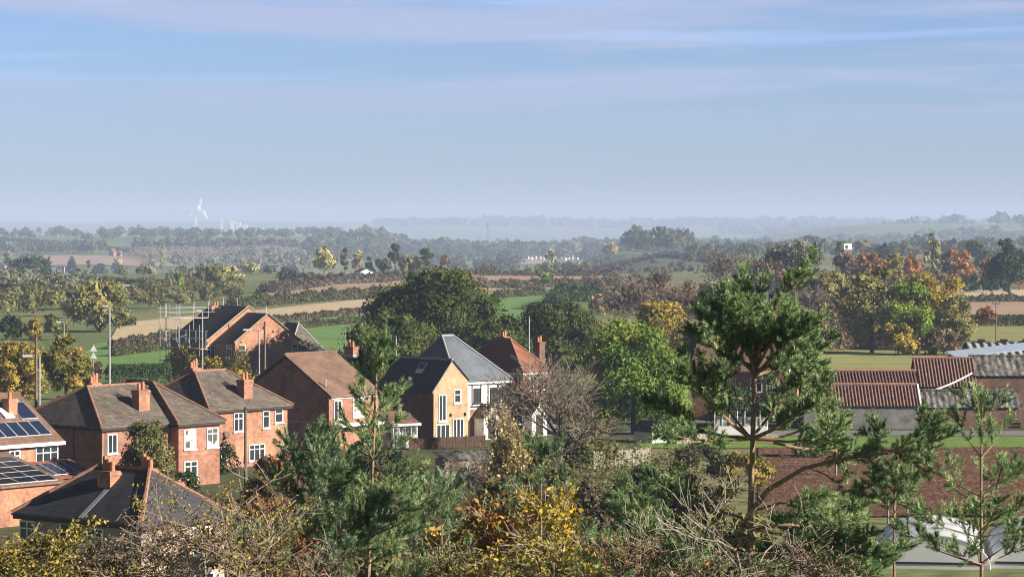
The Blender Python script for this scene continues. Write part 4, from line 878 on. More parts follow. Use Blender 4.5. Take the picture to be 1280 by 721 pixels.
# ------------------------------------------------------------------ vegetation kit
def profile(shape, t):
    t = np.clip(t, 0, 1)
    if shape == 'cone': return np.clip(1.02 - t, 0, 1) ** .85
    if shape == 'flame': return np.clip(np.sin(math.pi * np.clip(t, .03, 1) ** .75), 0, 1) ** .7
    if shape == 'column': return np.clip(np.sin(math.pi * np.clip(t, .04, .97)), 0, 1) ** .35
    if shape == 'dome': return np.sqrt(np.clip(1 - np.clip((t - .25) / .75, -.6, 1) ** 2, 0, 1))
    return np.sqrt(np.clip(1 - (2 * t - 1) ** 2, 0, 1))
def leaf_cloud(mb, rng, H, W, z0, n, size, shape='round', lobes=18, asp=.6, rough=.3, D=None, gap=.0):
    """leaves on the outside of uneven lobes spread through the crown"""
    D = D or W
    k = lobes
    t = rng.random(k) ** .9; a = rng.random(k) * 2 * math.pi; rr = np.sqrt(rng.random(k)) * .45 + .35
    pr = profile(shape, t * .9 + .05)
    C = np.stack([np.cos(a) * rr * pr * W / 2, np.sin(a) * rr * pr * D / 2, z0 + (H - z0) * (.1 + .8 * t)], 1)
    thin = shape in ('flame', 'cone', 'column')
    R = (.45 + .45 * rng.random(k)) * (.5 * min(W, D)) * np.clip(pr, .35, 1) * (.64 * min(1.1, (20 / k) ** .2) if not thin else .72)
    R = np.minimum(R, (H - z0) * .34)
    wgt = R ** 2; wgt /= wgt.sum()
    L = rng.choice(k, n, p=wgt); d = rng.normal(size=(n, 3)); d[:, 2] = d[:, 2] * .9 + .18; d /= np.linalg.norm(d, axis=1, keepdims=True)
    rad = R[L] * (1 - rough * rng.random(n) ** 1.6) * (1 + .16 * rng.normal(size=n))
    P = C[L] + d * rad[:, None] * np.array([1, 1, .85])
    # keep inside the outline
    tt = (P[:, 2] - z0) / (H - z0); lim = profile(shape, np.clip(tt, .03, .97)) + .08
    q = np.sqrt((P[:, 0] / (W / 2)) ** 2 + (P[:, 1] / (D / 2)) ** 2); sc_ = np.where(q > lim * 1.05, lim * 1.05 / (q + 1e-6), 1)
    P[:, 0] *= sc_; P[:, 1] *= sc_; P[:, 2] = np.clip(P[:, 2], z0 * .8, H * 1.01)
    nrm = d + rng.normal(size=(n, 3)) * .75; nrm /= np.linalg.norm(nrm, axis=1, keepdims=True)
    lt = rng.normal(0, .13, k); tint_ = np.clip(.5 + lt[L] + rng.normal(0, .09, n), 0, 1)
    mb.quads(P, nrm, size * (.7 + .6 * rng.random(n)), rng, tint_, asp)
    # the foliage deeper inside each clump, in larger sprays
    m = n // 3; j = rng.integers(0, n, m); Q = C[L[j]] + (P[j] - C[L[j]]) * (.45 + .3 * rng.random((m, 1))); mb.quads(Q, nrm[j], size * 2.3, rng, tint_[j], .8)
    return C, R
def grow(rng, H, W, levels=4, spread=.7, up=.25, r0=None, kids=(3, 4), bend=.25, trunk=.25, min_r=.01):
    """a leafless branching skeleton scaled to the size asked for: lists of segments"""
    out = []
    r0 = r0 or H * .022
    def rec(p, d, L, r, lv):
        n = 3 if lv < levels else 2
        for i in range(n):
            d = d + rng.normal(size=3) * bend * .5 + np.array([0, 0, up * .25]); d /= np.linalg.norm(d)
            q = p + d * L / n; r2 = r * .86
            out.append((p, q, r, r2, lv)); p = q; r = r2
            if lv < levels and (i > 0 or lv > 0):
                for _ in range(int(rng.integers(1, 3))):
                    a = rng.normal(size=3); a -= d * (a @ d); a /= np.linalg.norm(a)
                    nd_ = d * (1 - spread * .5) + a * spread * (.7 + .6 * rng.random()); nd_ /= np.linalg.norm(nd_)
                    rec(p, nd_, L * (.5 + .28 * rng.random()), r * .55, lv + 1)
        if lv < levels:
            for _ in range(int(rng.integers(kids[0], kids[1] + 1))):
                a = rng.normal(size=3); a -= d * (a @ d); a /= np.linalg.norm(a)
                nd_ = d + a * spread * (.5 + .6 * rng.random()); nd_[2] += up; nd_ /= np.linalg.norm(nd_)
                rec(p, nd_, L * (.55 + .3 * rng.random()), r * .6, lv + 1)
    rec(np.zeros(3), np.array([.02, 0, 1.]), trunk, .03, 0)
    p0 = np.array([o[0] for o in out]); p1 = np.array([o[1] for o in out]); lv = np.array([o[4] for o in out])
    top = p1[:, 2].max(); hi_, lo_ = np.percentile(p1[:, 0], 99), np.percentile(p1[:, 0], 1); wid = (hi_ - lo_) or 1; mid = (hi_ + lo_) / 2
    p0[:, 0] -= mid * p0[:, 2] / top; p1[:, 0] -= mid * p1[:, 2] / top
    s = np.array([W / wid, W / wid, H / top]); p0 = p0 * s; p1 = p1 * s
    k = r0 / .03; ra = np.maximum(np.array([o[2] for o in out]) * k, min_r); rb = np.maximum(np.array([o[3] for o in out]) * k, min_r)
    return p0, p1, ra, rb, lv
RS = [1000]
def tree(name, px, top, wpx, Y, leaf, label, shape='round', z0=.18, lobes=18, cat="tree", group=None, bark='bark', cov=2.6, nmax=9000, X=None, base=None, leafmin=.16, rough=.35, bare=0, thick=1.0, sz=None, asp=.6, kids=(3, 4)):
    """a leafy tree on the ground at distance Y whose top stands at image row `top` and which is wpx wide"""
    RS[0] += 1; rng = np.random.default_rng(RS[0])
    x = PX(px, Y) if X is None else X; zb = gz(x, Y) if base is None else base
    H = PZ(top, Y) - zb; W = wpx * Y / F
    o = empty(name, (x, Y, zb), rng.random() * .01, label, cat, group)
    zz0 = H * z0; area = W * (H - zz0) * .78
    size = max(leafmin * 1.5, Y * .00095); n = cov * 1.25 * area / (size * size * .32)
    if n > nmax: size *= math.sqrt(n / nmax); n = nmax
    n = int(max(n, 150)); size = sz or size
    if bare:
        p0, p1, ra, rb, lv = grow(rng, H * .97, W * .95, 4 if Y < 700 else 3, kids=kids, min_r=Y * .00006 * thick, r0=H * .02 * thick, up=.25 if shape != 'flame' else .8, spread=.75 if shape != 'flame' else .3)
        m1 = lv < 2; mb = MB(); mb.segs(p0[m1], p1[m1], ra[m1], rb[m1], 5); mb.build("trunk", M[bark], o)
        mb = MB(); mb.segs(p0[~m1], p1[~m1], ra[~m1], rb[~m1], 3); mb.build("twigs", M['twig_red' if bare == 2 else 'twig'], o)
        n = int(n * (.28 if leaf else 0))
        if n:
            far = np.where(lv >= 2)[0]; i = rng.choice(far, n); t = rng.random((n, 1)); P = p0[i] * (1 - t) + p1[i] * t + rng.normal(size=(n, 3)) * W * .012
            nr = rng.normal(size=(n, 3)); nr /= np.linalg.norm(nr, axis=1, keepdims=True)
            mb = MB(); mb.quads(P, nr, size * (.6 + .6 * rng.random(n)), rng, np.clip(rng.normal(.5, .2, n), 0, 1)); mb.build("crown", LEAF[leaf], o)
        return o
    mb = MB(); C, R = leaf_cloud(mb, rng, H, W, zz0, n, size, shape, lobes, rough=rough, asp=asp); mb.build("crown", LEAF[leaf], o)
    tk = MB(); r = max(.05, .03 * H) * .75 * (1 if shape not in ('flame', 'cone') else .6) * thick; zt = zz0 + (H - zz0) * (.45 if shape not in ('flame', 'cone', 'column') else .9)
    tk.tube([(0, 0, -.4), (rng.normal() * .1, rng.normal() * .1, zt * .5), (rng.normal() * .2, rng.normal() * .2, zt)], r * 1.25, 7, r * .4)
    order = np.argsort(-R)[:9]
    for i in order: tk.tube([(0, 0, zt * (.45 + .4 * rng.random())), C[i] * np.array([.5, .5, .85]), C[i]], r * .42, 5, r * .1)
    tk.build("trunk", M[bark], o)
    return o
def shrub(px, top, wpx, Y, leaf, label, name="shrub", h=None, cov=2.8, nmax=7000, **k):
    H_ = PZ(top, Y) - gz(PX(px, Y), Y); z0_ = max(.02, 1 - 1.3 * wpx * Y / F / H_)
    return tree(name, px, top, wpx, Y, leaf, label, 'dome', z0=k.pop('z0', z0_), lobes=k.pop('lobes', 14), cat=k.pop('cat', "shrub"), cov=cov, nmax=nmax, **k)
def hedge(pts, width, height, leaf, label, dens=1.0, world=False, ragged=.25, name="hedge", cat="hedge", group=None, nmax=9000, clip=False):
    """a hedge along ground points; leaves fill a long uneven bank"""
    RS[0] += 1; rng = np.random.default_rng(RS[0])
    P = np.array([p if world else gat(*p)[:2] for p in pts], float); sg_ = np.linalg.norm(np.diff(P, axis=0), axis=1); cum = np.concatenate([[0], np.cumsum(sg_)]); L = cum[-1]
    Ym = P[:, 1].mean(); size = max(.18, Ym * .0009)
    n = dens * 3.2 * L * (height + width * .5) / (size * size * .34)
    if n > nmax: size *= math.sqrt(n / nmax); n = nmax
    n = int(n); s_ = rng.random(n) * L
    x = np.interp(s_, cum, P[:, 0]); y = np.interp(s_, cum, P[:, 1])
    ph = rng.random(8) * 6.28
    hn = 1 + ragged * (.5 * np.sin(s_ * .35 + ph[0]) + .4 * np.sin(s_ * .9 + ph[1]) + .3 * np.sin(s_ * 2.1 + ph[2])) * (0 if clip else 1)
    # points on a half-round section
    u = rng.random(n) * math.pi; e = 3 if clip else 1.6
    cx = np.sign(np.cos(u)) * np.abs(np.cos(u)) ** (2 / e); cz = np.sin(u) ** (2 / e)
    k = 1 - .3 * rng.random(n) ** 2 + rng.normal(0, .03 if clip else .07, n)
    i = np.clip(np.searchsorted(cum, s_) - 1, 0, len(sg_) - 1); d = (P[i + 1] - P[i]) / sg_[i][:, None]; nx = np.stack([-d[:, 1], d[:, 0]], 1)
    off = cx * k * width / 2
    X_ = x + nx[:, 0] * off; Y_ = y + nx[:, 1] * off; Z_ = ground(x, y) + cz * k * height * hn
    nr = np.stack([nx[:, 0] * cx, nx[:, 1] * cx, cz + .2], 1) + rng.normal(size=(n, 3)) * .7; nr /= np.linalg.norm(nr, axis=1, keepdims=True)
    c0 = np.array([P[:, 0].mean(), P[:, 1].mean(), float(ground(P[:, 0].mean(), P[:, 1].mean()))])
    mb = MB(); mb.quads(np.stack([X_, Y_, Z_], 1) - c0, nr, size * (.7 + .6 * rng.random(n)), rng, np.clip(rng.normal(.5, .17, n) + .15 * np.sin(s_ * .5 + ph[3]), 0, 1))
    o = mb.build(name, LEAF[leaf]); o.location = c0
    return tag(o, label, cat, group)
def wood(corners, n, hrange, leaf, label, quads=90, name="woodland", wk=.9, mix=None):
    """a far-off wood that reads as one mass: many crowns in one object"""
    RS[0] += 1; rng = np.random.default_rng(RS[0]); mb = MB()
    P = [np.array(gat(*c)[:2]) for c in corners]
    for _ in range(n):
        u, v = rng.random(2); p = (P[0] * (1 - u) + P[1] * u) * (1 - v) + (P[3] * (1 - u) + P[2] * u) * v
        z = gz(*p); h = rng.uniform(*hrange) * min(1, max(.4, p[1] / 2600)); wd = h * rng.uniform(.7, 1.15) * wk
        d = rng.normal(size=(quads, 3)); d[:, 2] = np.abs(d[:, 2]) * .95 - .25; d /= np.linalg.norm(d, axis=1, keepdims=True)
        bump = 1 + .22 * np.sin(d @ rng.normal(size=3) * 4 + rng.random() * 6) + rng.normal(0, .07, quads)
        C_ = np.array([p[0], p[1], z + h * .52]) + d * bump[:, None] * np.array([wd / 2, wd / 2, h * .5])
        nr = d + rng.normal(size=(quads, 3)) * .55; nr /= np.linalg.norm(nr, axis=1, keepdims=True)
        t0 = rng.normal(.5, .14)
        mb.quads(C_, nr, wd * (2.9 / math.sqrt(quads)) * (.7 + .6 * rng.random(quads)), rng, np.clip(t0 + rng.normal(0, .07, quads), 0, 1), .8)
    return tag(mb.build(name, LEAF[leaf]), label, "woodland", None, "stuff")

# ------------------------------------------------------------------ far country
M['far_ridge'] = LEAF['hedge']
wood([(0, 290.5), (260, 292), (260, 302), (0, 300)], 430, (6, 17), 'hedge', "dark wood along the skyline on the left hill")
wood([(180, 291), (430, 294), (430, 309), (170, 304)], 520, (6, 16), 'hedge', "rolling wood on the hill below the power station", 90)
wood([(170, 308), (380, 312), (380, 316), (170, 314)], 90, (9, 13), 'hedgebrown', "belt of trees above the bare pale plantation", 80)
wood([(160, 320), (365, 317), (372, 326), (190, 330)], 420, (8, 9.5), 'beige', "uniform pale leafless plantation on the left hill", 60, wk=.5)
wood([(215, 330), (380, 328), (390, 341), (230, 346)], 75, (9, 15), 'grey', "hazy trees in the hollow below the plantation", 100)
wood([(120, 345), (300, 342), (310, 356), (200, 365)], 22, (8, 13), 'grey', "hazy scrub wood behind the left hedgerow trees", 140)
wood([(380, 306), (560, 308), (560, 330), (380, 330)], 170, (8, 14), 'hedge', "hazy woodland in the middle of the valley", 70)
wood([(500, 312), (640, 308), (650, 340), (520, 345)], 190, (8, 15), 'hedge', "blue hazy trees in the valley left of the village", 80)
wood([(440, 296), (1280, 296), (1280, 312), (440, 312)], 520, (10, 20), 'hedge', "broad plain of trees fading into blue haze", 26, wk=1.6)
wood([(640, 312), (930, 306), (930, 318), (640, 324)], 150, (8, 15), 'hedge', "hazy trees behind the white village", 60, wk=1.2)
wood([(780, 313), (860, 312), (862, 321), (782, 322)], 60, (14, 24), 'hedge', "wooded knoll at the end of the green field", 120)
wood([(860, 318), (1010, 312), (1010, 330), (860, 334)], 120, (8, 13), 'hedge', "hazy trees right of the green field", 80)
wood([(905, 280), (1290, 276), (1290, 286), (905, 292)], 420, (14, 26), 'hedge', "wooded ridge on the right skyline", 24, wk=1.8)
wood([(1000, 303), (1290, 303), (1290, 330), (1000, 330)], 240, (9, 16), 'hedge', "hazy trees below the right ridge", 60, wk=1.2)
wood([(0, 314), (130, 314), (130, 319), (0, 322)], 55, (9, 14), 'hedge', "scattered trees between the fields of the left hill", 80)
wood([(735, 331), (1010, 331), (1010, 345), (735, 346)], 60, (5, 8), 'hedgebrown', "low hedge trees along the green field's near edge", 90)
wood([(590, 336), (735, 335), (735, 342), (590, 343)], 70, (6, 10), 'grey', "trees behind the bare brown field strip", 110)
wood([(470, 278), (905, 278), (905, 283), (470, 284)], 260, (14, 24), 'hedge', "far skyline of trees almost lost in haze", 20, wk=2.2)

# power station far behind the left hill
ps = empty("power_station", (PX(270, 9200), 9200, gz(PX(270, 9200), 9200)), 0, "distant power station with pale chimneys and white blocks on the skyline", "power station")
conc = mat_plain("pale_concrete", (.5, .5, .5), .8)
zb = gz(PX(270, 9200), 9200); q = lambda px: PX(px, 9200) - PX(270, 9200); hz_ = lambda row: PZ(row, 9200) - zb
for px_, tp in ((242.2, 272), (244.6, 272), (274.8, 272.5), (277, 272.5)): MB().tube([(q(px_), 0, 0), (q(px_), 0, hz_(tp))], 3.2, 10, 2.6).build("chimney", conc, ps)
for (a, b, t) in ((286, 293, 276), (295, 300, 278), (300, 309, 281), (313, 319, 284.5), (322, 329, 285)):
    MB().box(q(a), q(b), 0, 30, 0, hz_(t)).build("block", conc, ps)
MB().box(q(287.5), q(291.5), -2, -.1, hz_(288), hz_(279)).build("louvre", M['alu'], ps)
# steam
mv, n_, l_, p_ = newmat("steam"); n_.remove(p_)
sd = n_.new("ShaderNodeBsdfDiffuse"); sd.inputs[0].default_value = (.85, .84, .83, 1); st = n_.new("ShaderNodeBsdfTranslucent"); st.inputs[0].default_value = (.85, .84, .83, 1)
sm = n_.new("ShaderNodeMixShader"); sm.inputs[0].default_value = .45; l_.new(sd.outputs[0], sm.inputs[1]); l_.new(st.outputs[0], sm.inputs[2])
tp = n_.new("ShaderNodeBsdfTransparent"); sm2 = n_.new("ShaderNodeMixShader"); sm2.inputs[0].default_value = .62; l_.new(tp.outputs[0], sm2.inputs[1]); l_.new(sm.outputs[0], sm2.inputs[2])
l_.new(sm2.outputs[0], n_["Material Output"].inputs[0])
def blob(cs, name, label):
    bm = MB(); rng = np.random.default_rng(3)
    for (px_, row, r) in cs:
        c = np.array([PX(px_, 9150), 9150 + rng.normal() * 8, PZ(row, 9150)]); nu, nv = 14, 9; R_ = 1.2 * r * 9150 / F
        V = []
        for j in range(nv):
            for i in range(nu):
                a, b = 2 * math.pi * i / nu, math.pi * (j + .5) / nv
                d = np.array([math.cos(a) * math.sin(b), math.sin(a) * math.sin(b), math.cos(b)]); V.append(c + d * R_ * (1 + .22 * math.sin(3 * a + row) * math.sin(4 * b + px_)))
        bm.add(V, [(j * nu + i, j * nu + (i + 1) % nu, (j + 1) * nu + (i + 1) % nu, (j + 1) * nu + i) for j in range(nv - 1) for i in range(nu)])
        bm.poly(V[:nu][::-1]); bm.poly(V[-nu:])
    wh = mv
    o = bm.build(name, wh); md = o.modifiers.new("remesh", 'REMESH'); md.mode = 'VOXEL'; md.voxel_size = 1.1
    dg = bpy.context.evaluated_depsgraph_get(); me = bpy.data.meshes.new_from_object(o.evaluated_get(dg)); o.modifiers.clear(); o.data = me
    V = np.empty(len(me.vertices) * 3, np.float32); me.vertices.foreach_get("co", V); V = V.reshape(-1, 3)
    K = rng.normal(size=(9, 3)) * .22; ph = rng.random(9) * 6.28; N = np.empty(len(me.vertices) * 3, np.float32); me.vertices.foreach_get("normal", N); N = N.reshape(-1, 3)
    V += N * (np.sin((V - V.mean(0)) @ K.T + ph).sum(1) * .55)[:, None].astype(np.float32)
    me.vertices.foreach_set("co", V.ravel()); me.polygons.foreach_set("use_smooth", np.ones(len(me.polygons), bool)); me.update()
    return tag(o, label, "steam")
blob([(259.3, 274.5, .7), (258.3, 272, 1.3), (256.5, 269.3, 1.9), (254.2, 266.6, 2.3), (251.5, 264.8, 2.6), (249.2, 262, 2.7), (247, 259.5, 2.6), (248.6, 256.5, 2.4), (250.5, 253.4, 2.0), (249.6, 250.6, 1.4), (245.6, 256, 1.5)], "steam_plume", "white steam plume drifting up beside the power station chimneys")
blob([(240.3, 271, .7), (238.7, 268.6, .9), (236.6, 266.4, .8), (235.5, 264.2, .6)], "steam_plume", "small faint wisp of steam at the leftmost chimney")
# church spire, far
tw = empty("church", (PX(610, 8200), 8200, gz(PX(610, 8200), 8200)), 0, "distant tall grey tower standing on the hazy plain", "church"); hh = PZ(274, 8200) - gz(PX(610, 8200), 8200)
MB().box(-4, 4, -4, 4, 0, hh * .6).build("tower", M['stone_old'], tw); MB().tube([(0, 0, hh * .6), (0, 0, hh)], 4, 8, .4).build("spire", M['slate'], tw)

# the white village
def cottage(px, base, wpx, hpx, wallm, roofm, label, name="village_house", group=None, rot=0, cat="house"):
    X_, Y_, z_ = gat(px, base); w_ = wpx * Y_ / F; h_ = hpx * Y_ / F
    o = empty(name, (X_, Y_, z_), rot, label, cat, group); d = w_ * .8
    MB().prism([(-w_ / 2, -d / 2, -.5), (w_ / 2, -d / 2, -.5), (w_ / 2, -d / 2, h_ * .55), (0, -d / 2, h_), (-w_ / 2, -d / 2, h_ * .55)], (0, d, 0)).build("wall", wallm, o)
    t = .25; r = MB()
    r.prism([(-w_ / 2 - .3, -d / 2 - .3, h_ * .55 - .2), (0, -d / 2 - .3, h_ + .1), (0, d / 2 + .3, h_ + .1), (-w_ / 2 - .3, d / 2 + .3, h_ * .55 - .2)], (0, 0, t)); r.prism([(.01, -d / 2 - .3, h_ + .1), (w_ / 2 + .3, -d / 2 - .3, h_ * .55 - .2), (w_ / 2 + .3, d / 2 + .3, h_ * .55 - .2), (.01, d / 2 + .3, h_ + .1)], (0, 0, t)); r.build("roof", roofm, o)
    wm = MB()
    for sx in (-.28, .28): wm.box(sx * w_ - w_ * .09, sx * w_ + w_ * .09, -d / 2 - .08, -d / 2 - .01, h_ * .2, h_ * .42)
    wm.build("window", M['glass'], o); return o
rng = np.random.default_rng(11)
for i in range(22):
    px_ = 633 + i * 4.6 + rng.uniform(-1, 1); b_ = 326 - (px_ - 633) * .03 + rng.uniform(-2.5, 1.5)
    cottage(px_, b_, rng.uniform(3.2, 4.6), rng.uniform(4.5, 6.2), M['render_white'], M['slate' if i % 3 else 'tile_red'], "small white house in the bright village far across the valley", group="white houses of the far village", rot=rng.uniform(-1.2, -.5))
cottage(455, 345, 19, 9, M['render_white'], M['slate_dark'], "white cottage with dark roof among poplars beyond the hedge", "cottage", rot=.5)
rh = cottage(141, 321, 7.5, 10, M['brick_orange'], M['tile_red'], "red brick farmhouse on the left hill with pyramid roof, left half", "farmhouse", rot=-.6)
rh["label"] = "red brick farmhouse on the left hill, bigger gabled one"
cottage(150, 321.5, 7, 7.5, M['brick_orange'], M['slate'], "lower red brick range to the right of the hill farmhouse", "farmhouse", rot=-.6)
X_, Y_, z_ = gat(74, 341); ob = empty("hay_barn", (X_, Y_, z_), -.3, "pale open sided barn beside the dark conifer block on the left", "barn"); k = Y_ / F
MB().prism([(-8 * k, 0, 8 * k), (8 * k, 0, 8 * k), (8 * k, 8 * k, 10 * k), (-8 * k, 8 * k, 10 * k)], (0, 0, -.4)).build("roof", M['asbestos'], ob)
for x in (-7.5, -3, 2, 7): MB().box((x - .35) * k, (x + .35) * k, .1, .6, 0, 8 * k - .45).build("post", M['white'], ob)
MB().box(-7.5 * k, 7 * k, 7 * k, 7.4 * k, 0, 8.5 * k).build("back_wall", M['timber'], ob); MB().box(-7 * k, -4 * k, 1, 6 * k, .0, 4 * k).build("bale_stack", M['render_white'], ob)
cottage(3, 336, 12, 8, M['brick'], M['tile_brown'], "brown roofed farm building at the left edge far away", "farmhouse", rot=-.4)
X_, Y_ = PX(1058, 1150), 1150.; z_ = gz(X_, Y_); wt = empty("water_tower", (X_, Y_, z_), .3, "small white and brown tower block rising behind the orange trees", "tower"); h_ = PZ(304.5, Y_) - z_
MB().box(-1.6, 1.6, -1.6, 1.6, 0, h_ - 2.6).build("tower_wall", M['brick_old'], wt); MB().box(-1.65, 1.65, -1.65, 1.65, h_ - 2.4, h_).build("tank", M['render_white'], wt); MB().box(-1.2, -.1, -1.69, -1.66, h_ - 2.1, h_ - .5).build("window", M['glass'], wt)

# ------------------------------------------------------------------ hedges
hedge([(140, 437), (225, 423)], 1.6, 1.6, 'hedgebrown', "thin hedge along the lower edge of the stubble, left of the scaffolding")
hedge([(340, 404), (470, 390)], 1.8, 1.4, 'hedgebrown', "thin hedge along the lower edge of the stubble, right of the orange gable")
hedge([(140, 446), (215, 436)], 1.2, 1.5, 'hedge', "low hedge crossing the bright green field on the left")
hedge([(370, 411), (480, 401)], 1.3, 1.4, 'hedge', "low hedge crossing the bright green field towards the big oak")
hedge([(290, 385), (470, 372)], 5, 2.5, 'hedge', "thick green hedge between the stubble and the bare soil strip", ragged=.4)
hedge([(330, 367), (500, 348)], 6, 2.8, 'hedgebrown', "tall brown hedge in front of the poplars and white cottage", ragged=.45)
hedge([(600, 361), (800, 354)], 7, 2.6, 'hedgebrown', "dark brown hedge behind the green strip in the middle", ragged=.5)
hedge([(620, 373), (680, 368.5)], 4, 2.2, 'hedge', "short dark hedge between two green strips")
hedge([(690, 388), (706, 378), (760, 377)], 6, 4.0, 'dark', "big dark hedge turning a corner left of the bare trees", ragged=.3)
hedge([(700, 364), (770, 363)], 7, 2.4, 'hedge', "bushy dark hedge above the corner hedge", ragged=.6)
hedge([(580, 345), (770, 345)], 6, 2.5, 'hedgebrown', "hedge at the far side of the bare brown strip")
hedge([(700, 341), (920, 334)], 9, 3.0, 'hedgebrown', "long hedge at the foot of the pale green field")
hedge([(135, 481), (212, 479)], 2.2, 2.6, 'dark', "dark clipped garden hedge behind the cross wing house", clip=True)
hedge([(1152, 438), (1212, 437)], 2.0, 1.7, 'hedge', "dark clipped hedge at the far side of the farm field", clip=True)
hedge([(1200, 408), (1320, 408)], 3.0, 2.4, 'hedge', "dark hedge below the bare ploughed strip at the right edge", clip=True)
hedge([(1180, 378), (1330, 377)], 4.0, 2.0, 'hedge', "low dark hedge above the ploughed strip at the right edge")
hedge([(985, 437), (1160, 436)], 9, 2.6, 'brown', "bank of brown brambles and rough grass below the right hand trees", ragged=.5, dens=.8)
hedge([(0, 350), (215, 360)], 5, 2.2, 'hedge', "long thin hedge between the pale strips on the left")
hedge([(0, 300), (75, 307), (230, 322)], 8, 4, 'hedge', "dark hedge along the top field of the left hill")
hedge([(10, 345), (62, 345)], 9, 7.6, 'dark', "tall dark square block of conifers on the left", ragged=.12, nmax=3500, name="conifer_belt", cat="trees")
hedge([(245, 590), (292, 592)], 2.6, 2.6, 'dark', "dark garden bushes below the satellite dishes", ragged=.4)
hedge([(212, 470), (305, 478)], 3, 3.0, 'mixed', "yellow green garden hedge in front of the scaffolded house", ragged=.5)

wood([(0, 372), (150, 372), (140, 398), (0, 400)], 60, (9, 15), 'olive', "dense scrub wood between the gardens and the left fields", 240)
wood([(0, 352), (120, 358), (120, 372), (0, 372)], 26, (9, 14), 'grey', "hazy scrub wood left of the big olive yellow tree", 160)
wood([(160, 366), (300, 356), (310, 375), (170, 392)], 80, (6, 11), 'olive', "scrub along the top of the stubble field", 200)
wood([(1000, 395), (1200, 392), (1200, 428), (1000, 428)], 85, (8, 14), 'olive', "scrub beneath the tree row beyond the farm field", 260)
wood([(960, 355), (1290, 350), (1290, 362), (960, 372)], 120, (9, 14), 'brown', "autumn scrub behind the farm's tree row", 180)
wood([(745, 372), (900, 372), (900, 398), (745, 398)], 60, (7, 12), 'brown', "brown autumn scrub behind the bright green tree", 220)
# ------------------------------------------------------------------ trees, far to near
T = tree
# left hill and valley
T("poplar", 190, 313, 5, 2500, 'pale', "shorter of two pale poplars on the left hill", 'flame', cov=3)
T("poplar", 203, 305, 6, 2500, 'pale', "taller of two pale poplars on the left hill", 'flame', cov=3)
T("conifer", 90, 317, 16, 2350, 'dark', "dark conifer right of the pale open barn", 'cone', z0=.03)
T("conifer", 110, 324, 12, 2200, 'dark', "dark narrow conifer on the left beyond the brown soil strip", 'cone', z0=.03)
T("conifer", 124, 328, 20, 2200, 'dark', "broad dark evergreen in the dark clump on the left", z0=.03)
T("conifer", 151, 329, 18, 2200, 'dark', "rightmost dark evergreen of the clump on the left", z0=.03)
T("broadleaf_tree", 147, 322, 12, 2400, 'pale', "small yellowish tree below the red farmhouse")
T("broadleaf_tree", 10, 312, 10, 2500, 'gold', "small golden tree near the left edge far away")
T("broadleaf_tree", 312, 327, 24, 1500, 'pale', "round pale yellow tree in the hollow left of the tall poplars")
T("broadleaf_tree", 338, 330, 18, 1450, 'grey', "greyish tree between the round pale tree and dark scrub")
T("broadleaf_tree", 405, 306, 31, 1180, 'pale', "broad pale yellow poplar beyond the hedge", 'flame', lobes=24)
T("poplar", 431, 306, 9, 1180, 'olive', "slim dark green poplar beside the broad pale one", 'flame')
T("poplar", 449, 309, 8, 1220, 'pale', "slim pale poplar behind the white cottage", 'flame')
T("poplar", 444, 318, 8, 1210, 'brown', "short brownish poplar left of the white cottage", 'flame')
T("fir_tree", 462, 318, 13, 1200, 'dark', "dark pointed fir behind the white cottage", 'cone', z0=.03)
T("pine_tree", 494, 303, 18, 1180, 'dark', "tall dark pine with open crown right of the cottage", 'round', z0=.35, lobes=9)
T("pine_tree", 531, 310, 18, 1180, 'dark', "dark leaning pine behind the big oak", 'round', z0=.3, lobes=9)
T("broadleaf_tree", 511, 318, 36, 1150, 'olive', "round olive tree between the two dark pines")
T("broadleaf_tree", 479, 322, 22, 1160, 'grey', "grey green tree between the fir and the dark pine")
T("broadleaf_tree", 556, 316, 10, 1300, 'rust', "slim rusty tree above the big oak", 'flame')
T("scrub_tree", 362, 336, 36, 1050, 'hedgebrown', "dark brown rounded scrub tree at the hedge end", z0=.03)
T("scrub_tree", 385, 341, 28, 1060, 'hedge', "dark green scrub tree left of the broad pale poplar", z0=.03)
T("broadleaf_tree", 690, 309, 15, 1900, 'pale', "pale bare looking tree in front of the white village")
for i in range(7):
    T("poplar", 694 + i * 5.2, 324 + (i % 3) * 1.5, 5, 1750, 'pale' if i in (5, 6) else 'grey', "small poplar in the short row below the white village", 'flame', group="row of small poplars below the village", nmax=500)
T("broadleaf_tree", 763, 304.5, 26, 2700, 'gold', "round golden tree at the right end of the white village")
T("broadleaf_tree", 681, 333, 22, 960, 'green', "single green tree standing in the hedge at the middle")
T("broadleaf_tree", 617, 330, 14, 1400, 'olive', "olive tree left of the pale soil patch")
T("broadleaf_tree", 742, 336, 12, 1300, 'rust', "small rusty bush at the edge of the pale green field")
# left middle distance
T("broadleaf_tree", 262, 334, 44, 930, 'olive', "hazy olive tree above the scaffolding")
T("broadleaf_tree", 287, 333, 34, 950, 'pale', "yellowish round tree above the scaffolding, right of an olive one")
T("bare_tree", 240, 338, 44, 960, 'grey', "grey brown nearly bare tree left of the scaffolding top", bare=1)
T("poplar", 223, 337, 13, 900, 'green', "slim green poplar above the hazy scrub", 'flame')
T("broadleaf_tree", 203, 352, 36, 820, 'olive', "rounded olive tree above the top corner of the stubble")
T("broadleaf_tree", 178, 362, 34, 760, 'brown', "brownish tree at the corner of the stubble field")
T("broadleaf_tree", 62, 345, 60, 760, 'grey', "large grey green hazy tree at left beyond the gardens")
T("broadleaf_tree", 16, 352, 56, 800, 'brown', "greyish brown tree at the left edge beyond the gardens")
T("willow_tree", 125, 352, 84, 560, 'sunolive', "big olive yellow tree left of the stubble field", lobes=34, z0=.01, nmax=13000)
T("broadleaf_tree", 92, 362, 46, 600, 'grey', "grey green tree tucked behind the big olive yellow tree", z0=.01)
